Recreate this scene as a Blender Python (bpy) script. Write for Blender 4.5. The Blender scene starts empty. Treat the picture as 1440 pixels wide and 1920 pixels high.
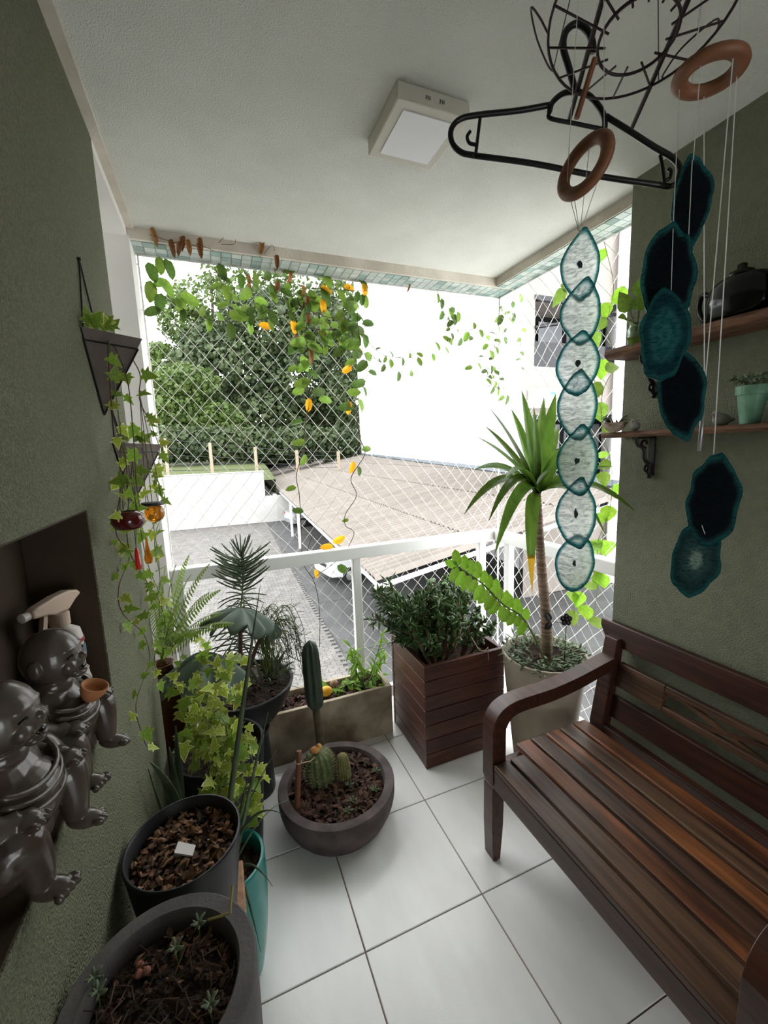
import bpy, bmesh, math, random
from mathutils import Vector as V, Matrix, noise
from math import sin, cos, pi, radians as R
random.seed(7)
rnd = random.random
U = random.uniform
SC = bpy.context.scene
COL = SC.collection

# ---------------------------------------------------------------- camera
FPX, HC = 780.85, 1.61                       # focal length in pixels of a 1440x1920 frame, eye height in metres
CR = V((0.9273, -0.3727, -0.0352)).normalized()
CD = V((0.3641, 0.9197, -0.1470)).normalized()
CU = CR.cross(CD).normalized()
CR = CD.cross(CU).normalized()
C0 = V((0, 0, HC))
cam = bpy.data.objects.new('camera', bpy.data.cameras.new('camera'))
COL.objects.link(cam)
cam.data.sensor_fit = 'HORIZONTAL'
cam.data.sensor_width = 36
cam.data.lens = 36 * FPX / 1440
cam.data.clip_start = 0.02
cam.data.clip_end = 1200
cam.matrix_world = Matrix(((CR.x, CU.x, -CD.x, 0), (CR.y, CU.y, -CD.y, 0), (CR.z, CU.z, -CD.z, HC), (0, 0, 0, 1)))
SC.camera = cam

# ---------------------------------------------------------------- light: a bright overcast sky, one for every direction
W = bpy.data.worlds.new('overcast_sky')
SC.world = W
W.use_nodes = True
bg = W.node_tree.nodes['Background']
bg.inputs[0].default_value = (0.97, 0.99, 1.0, 1)
bg.inputs[1].default_value = 6.3
SC.view_settings.view_transform = 'Standard'
SC.view_settings.look = 'None'
SC.view_settings.gamma = 1
SC.view_settings.use_curve_mapping = False
SC.view_settings.exposure = 0.0

# ---------------------------------------------------------------- pixel rays (a pixel gives a direction; the distance comes from a plane)
def ray(x, y):
    return CR * ((x - 720) / FPX) - CU * ((y - 960) / FPX) + CD
def onX(x, y, X): v = ray(x, y); return C0 + v * (X / v.x)
def onY(x, y, Y): v = ray(x, y); return C0 + v * (Y / v.y)
def onZ(x, y, Z): v = ray(x, y); return C0 + v * ((Z - HC) / v.z)
def onP(x, y, p, n): v = ray(x, y); return C0 + v * ((p - C0).dot(n) / v.dot(n))

# ---------------------------------------------------------------- materials
def M(name, c1, c2=None, rough=.6, scale=8., bump=0., bscale=80., spec=.4, metal=0., stretch=(1, 1, 1), rv=0., trans=0., rim=None, rimpos=.5,
      alpha=1., transmission=0., detail=3., ior=1.45, contrast=(.35, .65), bstretch=None, coat=0., bdist=.004):
    m = bpy.data.materials.new(name)
    m.use_nodes = True
    nt = m.node_tree; N = nt.nodes; L = nt.links
    P = N['Principled BSDF']; out = N['Material Output']
    P.inputs['Roughness'].default_value = rough
    P.inputs['Metallic'].default_value = metal
    P.inputs['Specular IOR Level'].default_value = spec
    P.inputs['IOR'].default_value = ior
    if transmission: P.inputs['Transmission Weight'].default_value = transmission
    if coat: P.inputs['Coat Weight'].default_value = coat; P.inputs['Coat Roughness'].default_value = .15
    col = None
    tc = N.new('ShaderNodeTexCoord')
    if c2 is None: c2 = c1
    if c1 != c2:
        mp = N.new('ShaderNodeMapping'); mp.inputs['Scale'].default_value = stretch
        L.new(tc.outputs['Object'], mp.inputs[0])
        nz = N.new('ShaderNodeTexNoise'); nz.inputs['Scale'].default_value = scale; nz.inputs['Detail'].default_value = detail
        L.new(mp.outputs[0], nz.inputs['Vector'])
        cr = N.new('ShaderNodeValToRGB')
        cr.color_ramp.elements[0].position, cr.color_ramp.elements[1].position = contrast
        cr.color_ramp.elements[0].color = (*c1, 1); cr.color_ramp.elements[1].color = (*c2, 1)
        L.new(nz.outputs['Fac'], cr.inputs[0]); col = cr.outputs[0]
    else:
        rgb = N.new('ShaderNodeRGB'); rgb.outputs[0].default_value = (*c1, 1); col = rgb.outputs[0]
    if rim:
        at = N.new('ShaderNodeAttribute'); at.attribute_name = 'rim'
        r2 = N.new('ShaderNodeValToRGB'); r2.color_ramp.elements[0].position = rimpos; r2.color_ramp.elements[1].position = min(1, rimpos + .3)
        L.new(at.outputs['Fac'], r2.inputs[0])
        mx = N.new('ShaderNodeMix'); mx.data_type = 'RGBA'
        L.new(r2.outputs[0], mx.inputs[0]); L.new(col, mx.inputs[6]); mx.inputs[7].default_value = (*rim, 1); col = mx.outputs[2]
    if rv:
        oi = N.new('ShaderNodeObjectInfo')
        hs = N.new('ShaderNodeHueSaturation')
        mr = N.new('ShaderNodeMapRange'); mr.inputs[3].default_value = 1 - rv; mr.inputs[4].default_value = 1 + rv
        mh = N.new('ShaderNodeMapRange'); mh.inputs[3].default_value = .5 - .03 * rv; mh.inputs[4].default_value = .5 + .03 * rv
        L.new(oi.outputs['Random'], mr.inputs[0]); L.new(oi.outputs['Random'], mh.inputs[0])
        L.new(mr.outputs[0], hs.inputs['Value']); L.new(mh.outputs[0], hs.inputs['Hue']); L.new(col, hs.inputs['Color']); col = hs.outputs[0]
    L.new(col, P.inputs['Base Color'])
    if bump:
        mp2 = N.new('ShaderNodeMapping'); mp2.inputs['Scale'].default_value = bstretch or (1, 1, 1)
        L.new(tc.outputs['Object'], mp2.inputs[0])
        n2 = N.new('ShaderNodeTexNoise'); n2.inputs['Scale'].default_value = bscale; n2.inputs['Detail'].default_value = 2
        L.new(mp2.outputs[0], n2.inputs['Vector'])
        b = N.new('ShaderNodeBump'); b.inputs['Strength'].default_value = bump; b.inputs['Distance'].default_value = bdist
        L.new(n2.outputs['Fac'], b.inputs['Height']); L.new(b.outputs[0], P.inputs['Normal'])
    if trans:
        t = N.new('ShaderNodeBsdfTranslucent'); L.new(col, t.inputs[0])
        ms = N.new('ShaderNodeMixShader'); ms.inputs[0].default_value = trans
        L.new(P.outputs[0], ms.inputs[1]); L.new(t.outputs[0], ms.inputs[2]); L.new(ms.outputs[0], out.inputs[0])
    return m

def agate_material(name='pale_agate', stops=None, clear=.96):
    m = bpy.data.materials.new(name); m.use_nodes = True
    nt = m.node_tree; N = nt.nodes; L = nt.links
    P = N['Principled BSDF']
    P.inputs['Roughness'].default_value = .32
    P.inputs['IOR'].default_value = 1.3
    P.inputs['Specular IOR Level'].default_value = .3
    at = N.new('ShaderNodeAttribute'); at.attribute_name = 'rim'
    tc = N.new('ShaderNodeTexCoord')
    nz = N.new('ShaderNodeTexNoise'); nz.inputs['Scale'].default_value = 40; nz.inputs['Detail'].default_value = 3
    L.new(tc.outputs['Object'], nz.inputs['Vector'])
    ma = N.new('ShaderNodeMath'); ma.operation = 'MULTIPLY_ADD'; ma.inputs[1].default_value = .08
    L.new(nz.outputs['Fac'], ma.inputs[0]); L.new(at.outputs['Fac'], ma.inputs[2])
    def ramp(stops):
        cr = N.new('ShaderNodeValToRGB'); e = cr.color_ramp.elements
        e[0].position, e[0].color = stops[0][0], (*stops[0][1], 1)
        e[1].position, e[1].color = stops[-1][0], (*stops[-1][1], 1)
        for p, c in stops[1:-1]: q = e.new(p); q.color = (*c, 1)
        L.new(ma.outputs[0], cr.inputs[0]); return cr.outputs[0]
    col = ramp(stops or [(0, (.80, .85, .86)), (.77, (.82, .87, .88)), (.82, (.50, .72, .72)), (.88, (.06, .36, .38)), (.95, (.02, .17, .20)), (1, (.10, .24, .22))])
    tw = ramp([(0, (clear,) * 3), (.78, (clear,) * 3), (.88, (.62, .62, .62)), (1, (.35, .35, .35))])
    vo = N.new('ShaderNodeTexNoise'); vo.inputs['Scale'].default_value = 140; vo.inputs['Detail'].default_value = 4; vo.inputs['Distortion'].default_value = 1.5
    mp = N.new('ShaderNodeMapping'); mp.inputs['Scale'].default_value = (.6, 1.3, 1); L.new(tc.outputs['Object'], mp.inputs[0]); L.new(mp.outputs[0], vo.inputs['Vector'])
    vr = N.new('ShaderNodeValToRGB'); vr.color_ramp.elements[0].color = (.22, .27, .30, 1); vr.color_ramp.elements[0].position = .36; vr.color_ramp.elements[1].position = .54
    L.new(vo.outputs['Fac'], vr.inputs[0])
    mx = N.new('ShaderNodeMix'); mx.data_type = 'RGBA'; mx.blend_type = 'MULTIPLY'; mx.inputs[0].default_value = .9
    L.new(col, mx.inputs[6]); L.new(vr.outputs[0], mx.inputs[7])
    L.new(mx.outputs[2], P.inputs['Base Color']); L.new(tw, P.inputs['Transmission Weight'])
    bp = N.new('ShaderNodeBump'); bp.inputs['Strength'].default_value = .3; bp.inputs['Distance'].default_value = .002
    L.new(vo.outputs['Fac'], bp.inputs['Height']); L.new(bp.outputs[0], P.inputs['Normal'])
    return m

# ---------------------------------------------------------------- mesh helpers
class MB:
    def __init__(s): s.v = []; s.f = []; s.r = None
    def add(s, vs, fs, T=None):
        o = len(s.v)
        s.v += [tuple(T @ V(v)) if T else tuple(v) for v in vs]
        s.f += [tuple(i + o for i in f) for f in fs]
        return s
    def box(s, a, b, T=None):
        (x0, y0, z0), (x1, y1, z1) = a, b
        return s.add([(x0, y0, z0), (x1, y0, z0), (x1, y1, z0), (x0, y1, z0), (x0, y0, z1), (x1, y0, z1), (x1, y1, z1), (x0, y1, z1)],
                     [(3, 2, 1, 0), (4, 5, 6, 7), (0, 1, 5, 4), (1, 2, 6, 5), (2, 3, 7, 6), (3, 0, 4, 7)], T)
    def tube(s, pts, r, n=6, close=False, cap=True):
        pts = [V(p) for p in pts]; k = len(pts)
        rs = r if isinstance(r, (list, tuple)) else [r] * k
        vs = []; up = None
        for i, p in enumerate(pts):
            if close: d = pts[(i + 1) % k] - pts[i - 1]
            else: d = pts[min(i + 1, k - 1)] - pts[max(i - 1, 0)]
            if d.length < 1e-9: d = V((0, 0, 1))
            d.normalize()
            if up is None:
                up = V((0, 0, 1)) if abs(d.z) < .9 else V((1, 0, 0))
            a = up - d * up.dot(d)
            if a.length < 1e-4: a = d.orthogonal()
            a.normalize(); up = a; b = d.cross(a)
            for j in range(n):
                t = 2 * pi * j / n
                vs.append(p + (a * cos(t) + b * sin(t)) * rs[i])
        fs = []
        for i in range(k if close else k - 1):
            for j in range(n):
                i2 = (i + 1) % k; j2 = (j + 1) % n
                fs.append((i * n + j, i * n + j2, i2 * n + j2, i2 * n + j))
        if cap and not close:
            fs.append(tuple(reversed(range(n)))); fs.append(tuple(range((k - 1) * n, k * n)))
        return s.add(vs, fs)
    def lathe(s, prof, c=(0, 0, 0), n=32, T=None, squash=1.):
        vs = []; fs = []; k = len(prof)
        for r, z in prof:
            for j in range(n):
                t = 2 * pi * j / n
                vs.append((c[0] + r * cos(t), c[1] + r * sin(t) * squash, c[2] + z))
        for i in range(k - 1):
            for j in range(n):
                j2 = (j + 1) % n
                fs.append((i * n + j, i * n + j2, (i + 1) * n + j2, (i + 1) * n + j))
        fs.append(tuple(reversed(range(n)))); fs.append(tuple(range((k - 1) * n, k * n)))
        return s.add(vs, fs, T)
    def ball(s, c, r, nu=10, nv=7, T=None):
        rx, ry, rz = r if isinstance(r, (tuple, list)) else (r, r, r)
        vs = []; fs = []
        for i in range(nv + 1):
            a = pi * i / nv
            for j in range(nu):
                t = 2 * pi * j / nu
                vs.append((c[0] + rx * sin(a) * cos(t), c[1] + ry * sin(a) * sin(t), c[2] - rz * cos(a)))
        for i in range(nv):
            for j in range(nu):
                j2 = (j + 1) % nu
                fs.append((i * nu + j, i * nu + j2, (i + 1) * nu + j2, (i + 1) * nu + j))
        return s.add(vs, fs, T)
    def prism(s, poly, h0, h1, axis='z', T=None):
        n = len(poly)
        def mk(p, h): return {'z': (p[0], p[1], h), 'y': (p[0], h, p[1]), 'x': (h, p[0], p[1])}[axis]
        vs = [mk(p, h0) for p in poly] + [mk(p, h1) for p in poly]
        fs = [tuple(reversed(range(n))), tuple(range(n, 2 * n))] + [(i, (i + 1) % n, (i + 1) % n + n, i + n) for i in range(n)]
        return s.add(vs, fs, T)
    def mesh(s, name, mat, smooth=False):
        me = bpy.data.meshes.new(name)
        me.from_pydata([tuple(v) for v in s.v], [], s.f)
        for m in (mat if isinstance(mat, (list, tuple)) else [mat]): me.materials.append(m)
        if smooth: me.polygons.foreach_set('use_smooth', [True] * len(me.polygons))
        if s.r:
            a = me.attributes.new('rim', 'FLOAT', 'POINT'); a.data.foreach_set('value', s.r)
        me.update()
        return me
    def fix(s, me):
        bm = bmesh.new(); bm.from_mesh(me); bmesh.ops.recalc_face_normals(bm, faces=bm.faces); bm.to_mesh(me); bm.free()

WM = {}                                     # world matrix of every object, for parenting without bpy.ops
def link(o, parent=None, mw=None):
    COL.objects.link(o)
    mw = mw or Matrix.Identity(4)
    WM[o.name] = mw
    if parent:
        o.parent = parent
        o.matrix_parent_inverse = WM[parent.name].inverted()
    o.matrix_basis = mw
    return o
def obj(name, mb, mat, parent=None, smooth=False, bevel=0, mw=None, kind=None, label=None):
    me = mb if isinstance(mb, bpy.types.Mesh) else mb.mesh(name, mat, smooth)
    if not isinstance(mb, bpy.types.Mesh): mb.fix(me)
    o = bpy.data.objects.new(name, me)
    link(o, parent, mw)
    if bevel:
        b = o.modifiers.new('bevel', 'BEVEL'); b.width = bevel; b.segments = 2; b.limit_method = 'ANGLE'; b.angle_limit = R(40)
    if kind: o['kind'] = kind
    if label: o['label'] = label
    return o
def tag(o, label, cat, group=None, kind=None):
    o['label'] = label; o['category'] = cat
    if group: o['group'] = group
    if kind: o['kind'] = kind
    return o
def thing(name, loc, label, cat, group=None):
    o = bpy.data.objects.new(name, None); o.empty_display_size = .05
    link(o, None, Matrix.Translation(V(loc)))
    return tag(o, label, cat, group)
def struct(name, mb, mat, parent=None, **k):
    o = obj(name, mb, mat, parent, **k)
    if not parent: o['kind'] = 'structure'
    return o
def frame(p, d, n):
    d = V(d).normalized(); n = V(n); n = n - d * n.dot(d)
    if n.length < 1e-5: n = d.orthogonal()
    n.normalize(); x = d.cross(n)
    return Matrix(((x.x, d.x, n.x, p[0]), (x.y, d.y, n.y, p[1]), (x.z, d.z, n.z, p[2]), (0, 0, 0, 1)))
def place(name, me, parent, p, d, n, s, w=1., t=1.):      # a leaf: mesh along +Y, normal +Z
    o = bpy.data.objects.new(name, me)
    return link(o, parent, frame(p, d, n) @ Matrix.Diagonal((s * w, s, s * t, 1)))
def spline(pts, k=6):                                      # Catmull-Rom through points
    pts = [V(p) for p in pts]; out = []
    q = [pts[0] * 2 - pts[1]] + pts + [pts[-1] * 2 - pts[-2]]
    for i in range(1, len(q) - 2):
        a, b, c, d = q[i - 1:i + 3]
        for j in range(k):
            t = j / k
            out.append(.5 * ((2 * b) + (c - a) * t + (2 * a - 5 * b + 4 * c - d) * t * t + (3 * b - a - 3 * c + d) * t ** 3))
    return out + [pts[-1]]
def rv(s=1.): return V((U(-s, s), U(-s, s), U(-s, s)))

# ---------------------------------------------------------------- leaf meshes (unit length along +Y)
def blade(name, mat, width, shape, n=6, fold=.12, curl=.1, wave=0):
    mb = MB(); mb.r = []
    for i in range(n + 1):
        t = i / n; w = max(shape(t), .004) * width; z = -curl * t * t
        for j, u in enumerate((-1, -.5, 0, .5, 1)):
            mb.v.append((u * w, t, z + abs(u) * fold * w * 2 + (wave * sin(t * 9 + j) if abs(u) == 1 else 0))); mb.r.append(max(abs(u), 1 if i in (0, n) else 0))
    for i in range(n):
        for j in range(4): a = i * 5 + j; mb.f.append((a, a + 1, a + 6, a + 5))
    return mb.mesh(name, mat, True)
OVAL = lambda t: math.sqrt(max(0, 1 - (2 * t - 1) ** 2)) * (1 - .15 * t)
LANCE = lambda t: sin(pi * t ** .7) ** .8 if 0 < t < 1 else 0
STRAP = lambda t: min(1, 6 * t + .35) * (1 - t ** 4) ** .8
HEART = lambda t: (math.sqrt(max(0, 1 - ((t - .28) / .30) ** 2)) if t < .28 else max(0, 1 - ((t - .28) / .72) ** 1.5))
def ivy_leaf(name, mat, lob=1.):
    mb = MB(); mb.r = []
    out = [(0, .0, 0), (.22, -.12), (.42, -.02), (.27, .16), (.62, .34), (.30, .42), (.22, .62), (0, 1.05), (-.22, .62), (-.30, .42), (-.62, .34), (-.27, .16), (-.42, -.02), (-.22, -.12)]
    pts = [(p[0] * lob, p[1]) for p in out]
    mb.v.append((0, .25, .03)); mb.r.append(0)
    for f, rr in ((.66, .25), (1, 1)):
        for x, y in pts:
            X, Y = x * f, .25 + (y - .25) * f
            mb.v.append((X, Y, .03 * (1 - f) + abs(X) * .22 - .12 * (X * X + (Y - .2) ** 2))); mb.r.append(rr)
    n = len(pts)
    for i in range(n):
        j = (i + 1) % n
        mb.f.append((0, 1 + i, 1 + j)); mb.f.append((1 + i, 1 + n + i, 1 + n + j, 1 + j))
    return mb.mesh(name, mat, True)
def fat_leaf(name, mat, w=.3, t=.12):
    return MB().ball((0, .5, 0), (w, .5, t), 6, 4).mesh(name, mat, True)
# ---------------------------------------------------------------- materials in use
m_ceil = M('white_ceiling_paint', (.58, .58, .52), (.62, .62, .56), .9, 5, .6, 220, bdist=.006)
m_white = M('white_wall_paint', (.66, .64, .60), (.72, .70, .66), .85, 3, .2, 150)
m_beige = M('beige_plaster', (.46, .41, .34), (.60, .55, .47), .9, 6, .4, 60)
m_green = M('green_rough_plaster', (.155, .163, .108), (.220, .228, .155), .92, 220, 1.0, 230, spec=.15, bdist=.014)
m_green2 = M('green_smooth_paint', (.158, .168, .115), (.182, .192, .132), .8, 30, .8, 200, spec=.25, bdist=.006)
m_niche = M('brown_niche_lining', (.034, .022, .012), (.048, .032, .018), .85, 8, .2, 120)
m_tile = M('glazed_floor_tile', (.74, .735, .72), (.82, .815, .80), .25, 2.5, .05, 200, spec=.5, stretch=(3, 1, 1), rv=.03)
m_grout = M('brown_grout', (.24, .155, .135), (.30, .20, .175), .9, 30)
m_alum = M('white_powder_coat', (.72, .72, .70), None, .35, spec=.5)
m_net = M('white_nylon', (.75, .74, .70), None, .5)
m_mos = M('pale_green_mosaic', (.40, .45, .41), (.48, .53, .48), .25, 6, rv=.12)
m_mosd = M('dark_green_mosaic', (.24, .33, .29), (.28, .38, .34), .25, 6, rv=.2)
m_lamp = M('cream_plastic', (.58, .55, .47), None, .45)
m_diff = M('opal_diffuser', (.80, .80, .80), None, .4)
m_bench = M('dark_varnished_wood', (.030, .011, .007), (.075, .026, .014), .33, 3.5, .12, 60, stretch=(14, 1.2, 14), bstretch=(20, 1, 20), rv=.3, spec=.5)
m_slat = M('brown_varnished_slat', (.030, .014, .010), (.095, .045, .026), .36, 3.0, .12, 60, stretch=(16, 1.0, 16), bstretch=(20, 1, 20), rv=.35, spec=.5)
m_slat2 = M('orange_brown_slat', (.060, .022, .011), (.30, .105, .032), .36, 2.6, .12, 60, stretch=(12, 1.0, 12), bstretch=(20, 1, 20), rv=.25, spec=.5)
m_boxw = M('red_brown_decking', (.050, .014, .009), (.090, .028, .016), .38, 4, .15, 60, stretch=(2, 2, 16), rv=.25, spec=.5)
m_conc = M('weathered_beige_concrete', (.20, .155, .10), (.44, .37, .28), .9, 7, .35, 90)
m_bowl = M('dark_brown_concrete', (.055, .042, .040), (.10, .08, .078), .85, 12, .4, 120)
m_grey = M('dark_grey_pot', (.075, .068, .068), (.12, .11, .108), .7, 10, .25, 150)
m_black = M('black_plastic_pot', (.010, .010, .012), (.018, .018, .02), .42, 10)
m_taupe = M('taupe_ribbed_pot', (.36, .30, .235), (.43, .365, .29), .75, 8, .3, 40, bstretch=(1, 1, 9))
m_teal = M('teal_glazed_pot', (.010, .16, .145), (.02, .21, .19), .25, 8, spec=.6)
m_soil = M('dark_soil', (.012, .007, .005), (.045, .026, .016), .95, 60, 1.0, 90, bdist=.02)
m_bark = M('brown_bark_chip', (.022, .010, .007), (.085, .038, .025), .8, 30, .3, 80, rv=.5)
m_barkl = M('tan_bark_chip', (.20, .10, .04), (.52, .32, .15), .8, 30, .3, 80, rv=.5)
m_peb = M('terracotta_pebble', (.32, .12, .08), (.40, .18, .13), .8, 30)
m_wire = M('black_wire', (.006, .006, .006), None, .5)
m_clay = M('grey_brown_clay', (.10, .082, .07), (.13, .105, .09), .8, 20, .2, 150)
m_cord = M('brown_cord', (.07, .05, .035), None, .9)
m_red = M('dark_red_glass', (.11, .004, .006), None, .12, spec=.7, transmission=.35)
m_redl = M('bright_red_glass', (.75, .02, .015), None, .1, spec=.7, transmission=.5)
m_amber = M('amber_glass', (.80, .30, .02), None, .08, spec=.7, transmission=.7)
m_amberd = M('brown_amber_glass', (.16, .055, .012), None, .12, spec=.6, transmission=.5)
m_statue = M('bronze_grey_resin', (.048, .034, .027), (.080, .062, .052), .25, 14, .12, 60, spec=.7)
m_terra = M('orange_terracotta', (.35, .13, .05), (.42, .17, .07), .7, 30)
m_spray = M('cream_plastic_bottle', (.55, .42, .33), None, .45)
m_sprayw = M('white_plastic_bottle', (.55, .50, .46), None, .4)
m_navy = M('navy_label', (.008, .010, .035), None, .5)
m_redlab = M('red_label_stripe', (.30, .03, .03), None, .5)
m_bluelab = M('blue_label_stripe', (.10, .16, .24), None, .5)
m_hanger = M('black_hanger_plastic', (.004, .004, .004), None, .35)
m_mauve = M('dark_purple_wire', (.022, .010, .014), None, .5)
m_ring = M('turned_wood_ring', (.17, .065, .03), (.24, .10, .05), .5, 20, stretch=(1, 1, 6))
m_agate = agate_material()
TEAL = [(.84, (.03, .11, .13)), (.89, (.04, .25, .26)), (.95, (.02, .17, .19)), (1, (.12, .22, .19))]
m_agnavy = agate_material('navy_agate', [(0, (.008, .014, .024)), (.76, (.010, .017, .028))] + TEAL, .5)
m_agband = agate_material('teal_banded_agate', [(0, (.03, .20, .22)), (.2, (.07, .34, .36)), (.35, (.03, .20, .22)), (.5, (.06, .28, .30)), (.65, (.02, .11, .14)), (.78, (.02, .10, .13))] + TEAL, .45)
m_agpale = agate_material('pale_hearted_agate', [(0, (.55, .68, .60)), (.2, (.45, .60, .54)), (.32, (.10, .22, .22)), (.7, (.035, .09, .10))] + TEAL, .5)
m_thread = M('clear_nylon_thread', (.62, .62, .60), None, .3)
m_rod = M('satin_metal_rod', (.35, .36, .37), None, .35, metal=.6)
m_shelf = M('rough_live_edge_wood', (.07, .03, .016), (.20, .10, .055), .7, 6, .4, 50, stretch=(10, 1.5, 10))
m_iron = M('black_cast_iron', (.012, .008, .007), None, .45)
m_stone = M('grey_stone', (.22, .20, .18), (.34, .32, .29), .85, 40, .5, 90)
m_stoned = M('dark_grey_stone', (.05, .045, .04), (.09, .08, .07), .85, 40, .5, 90)
m_shell = M('speckled_shell_bowl', (.42, .33, .26), (.22, .13, .09), .6, 45, contrast=(.5, .62))
m_jade = M('green_glazed_cup', (.10, .24, .15), (.17, .33, .22), .5, 30)
m_gloss = M('glossy_black_ceramic', (.003, .003, .003), None, .16, spec=.4)
m_jar = M('clear_green_jar_glass', (.55, .68, .55), None, .05, transmission=.9)
m_twine = M('pale_twine', (.50, .38, .24), None, .9)
m_stick = M('brown_wood_stick', (.14, .045, .022), (.20, .075, .04), .6, 20)
m_lemon = M('yellow_fruit', (.72, .36, .02), None, .45)
m_nut = M('brown_nut', (.20, .13, .08), (.30, .2, .13), .7, 30)
m_quartz = M('clear_plastic_scrap', (.50, .48, .44), None, .2, transmission=.3)
m_bm = M('grey_metal_flower', (.03, .028, .028), None, .35, metal=.6)
m_stoolw = M('tan_stool_wood', (.22, .11, .055), (.32, .17, .09), .6, 8, stretch=(8, 8, 1))
# foliage
def G(name, a, b, **k): return M(name, a, b, k.pop('rough', .45), k.pop('scale', 6), rv=k.pop('rv', .3), trans=k.pop('trans', .35), **k)
m_hoya = G('mid_green_leaf', (.12, .21, .028), (.19, .30, .045), trans=.45)
m_hoyad = G('dark_green_leaf', (.055, .105, .018), (.085, .15, .026))
m_yel = G('yellow_leaf', (.72, .32, .01), (.85, .45, .02), trans=.45, rv=.12)
m_dry = G('dry_brown_leaf', (.20, .085, .03), (.33, .16, .07), rough=.8, trans=.3)
m_ivy = G('variegated_ivy_leaf', (.27, .36, .035), (.40, .48, .07), rim=(.85, .82, .35), rimpos=.6, trans=.45, rv=.3)
m_ivyd = G('green_ivy_leaf', (.13, .24, .025), (.23, .35, .05), rim=(.42, .48, .11), rimpos=.7, trans=.45, rv=.3)
m_fern = G('fern_green', (.16, .26, .03), (.24, .36, .05), rv=.3, trans=.45)
m_jadep = G('jade_plant_leaf', (.045, .095, .028), (.085, .155, .048), rough=.28, rv=.45, trans=.08)
m_strapg = G('glossy_strap_leaf', (.075, .145, .018), (.12, .21, .028), rough=.32, trans=.35, scale=14, stretch=(3, 1, 1))
m_tip = G('yellowing_leaf_tip', (.70, .33, .01), (.62, .42, .03), trans=.4)
m_lime = G('lime_green_leaf', (.13, .27, .02), (.20, .36, .03), trans=.5, rv=.2)
m_heart = G('bright_heart_leaf', (.17, .34, .025), (.26, .46, .04), trans=.5, rv=.25)
m_sage = G('grey_green_big_leaf', (.085, .125, .095), (.13, .175, .135), rough=.6, trans=.12, rv=.2)
m_narrow = G('narrow_grey_green_leaf', (.060, .085, .040), (.09, .12, .06), trans=.15, rough=.5)
m_snake = G('banded_snake_leaf', (.035, .055, .028), (.085, .12, .06), rough=.4, trans=.1, scale=5, stretch=(1, 14, 1))
m_succ = G('grey_succulent_leaf', (.11, .16, .085), (.17, .22, .13), trans=.15)
m_cact = G('dark_ribbed_cactus', (.018, .030, .020), (.035, .052, .034), trans=0, rough=.4)
m_cactg = G('golden_spined_cactus', (.10, .105, .035), (.20, .18, .07), trans=0, rough=.7, scale=90)
m_barrel = G('spiny_barrel_cactus', (.055, .075, .025), (.12, .13, .055), trans=0, rough=.7, scale=60)
m_stem = M('brown_vine_stem', (.055, .030, .018), (.09, .05, .03), .8, 30)
m_gstem = M('green_stem', (.10, .13, .035), (.14, .17, .05), .7, 30)
m_trunk = M('ringed_palm_trunk', (.12, .075, .05), (.32, .23, .17), .85, 9, .5, 30, stretch=(1, 1, 14), bstretch=(1, 1, 8))
m_bran = M('pale_jade_branch', (.14, .09, .05), (.20, .14, .08), .8, 20)

# ---------------------------------------------------------------- the setting
XL, XR, YL, YR, ZC, YF, XF = -.27, 1.58, 1.66, 1.27, 2.60, 2.205, 1.645
YB = -1.9
fl = struct('floor', MB().box((-.85, YB, -.16), (1.80, 2.38, -.006)), m_grout)
TS, G2, TX, TY = .45, .0022, .312, 1.0906
shared = {}
def tile(x0, x1, y0, y1):
    x0 += G2; x1 -= G2; y0 += G2; y1 -= G2
    if x1 - x0 < .02 or y1 - y0 < .02: return
    key = (round(x1 - x0, 4), round(y1 - y0, 4))
    if key not in shared:
        a, b = key; e = .002
        mb = MB().add([(0, 0, -.006), (a, 0, -.006), (a, b, -.006), (0, b, -.006), (0, 0, -.0015), (a, 0, -.0015), (a, b, -.0015), (0, b, -.0015), (e, e, 0), (a - e, e, 0), (a - e, b - e, 0), (e, b - e, 0)],
                      [(0, 1, 5, 4), (1, 2, 6, 5), (2, 3, 7, 6), (3, 0, 4, 7), (4, 5, 9, 8), (5, 6, 10, 9), (6, 7, 11, 10), (7, 4, 8, 11), (8, 9, 10, 11)])
        shared[key] = mb.mesh('tile', m_tile)
    obj('tile', shared[key], None, fl, mw=Matrix.Translation((x0, y0, 0)))
for i in range(-3, 4):
    for j in range(-7, 4):
        x0, x1, y0, y1 = TX + i * TS, TX + (i + 1) * TS, TY + j * TS, TY + (j + 1) * TS
        xa, xb = max(x0, XL if y0 < YL - .1 else -.8), min(x1, XR if y1 < YR + .1 else 1.76)
        ya, yb = max(y0, YB), min(y1, 2.36)
        if xb > xa and yb > ya: tile(xa, xb, ya, yb)

# left wall with the niche left open
wl = MB()
NZ0, NZ1, NY0, NY1, NX = 1.05, 1.505, .30, 1.08, -.392
wl.box((-.62, YB, 0), (XL, YL, NZ0)); wl.box((-.62, YB, NZ1), (XL, YL, 2.66))
wl.box((-.62, NY1, NZ0), (XL, YL, NZ1)); wl.box((-.62, YB, NZ0), (XL, NY0, NZ1)); wl.box((-.62, NY0, NZ0), (NX - .006, NY1, NZ1))
wleft = struct('wall_left', wl, m_green)
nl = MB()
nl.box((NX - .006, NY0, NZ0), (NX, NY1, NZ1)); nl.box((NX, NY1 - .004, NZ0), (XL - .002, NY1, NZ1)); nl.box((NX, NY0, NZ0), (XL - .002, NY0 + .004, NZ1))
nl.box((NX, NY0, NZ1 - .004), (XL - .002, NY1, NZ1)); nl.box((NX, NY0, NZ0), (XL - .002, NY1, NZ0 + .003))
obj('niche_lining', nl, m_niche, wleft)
struct('wall_right', MB().box((XR, YB, 0), (XR + .17, YR, 2.7)), m_green2)
BX0, BX1, BZ0, BZ1 = .45, 1.5, .25, 1.55
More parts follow.
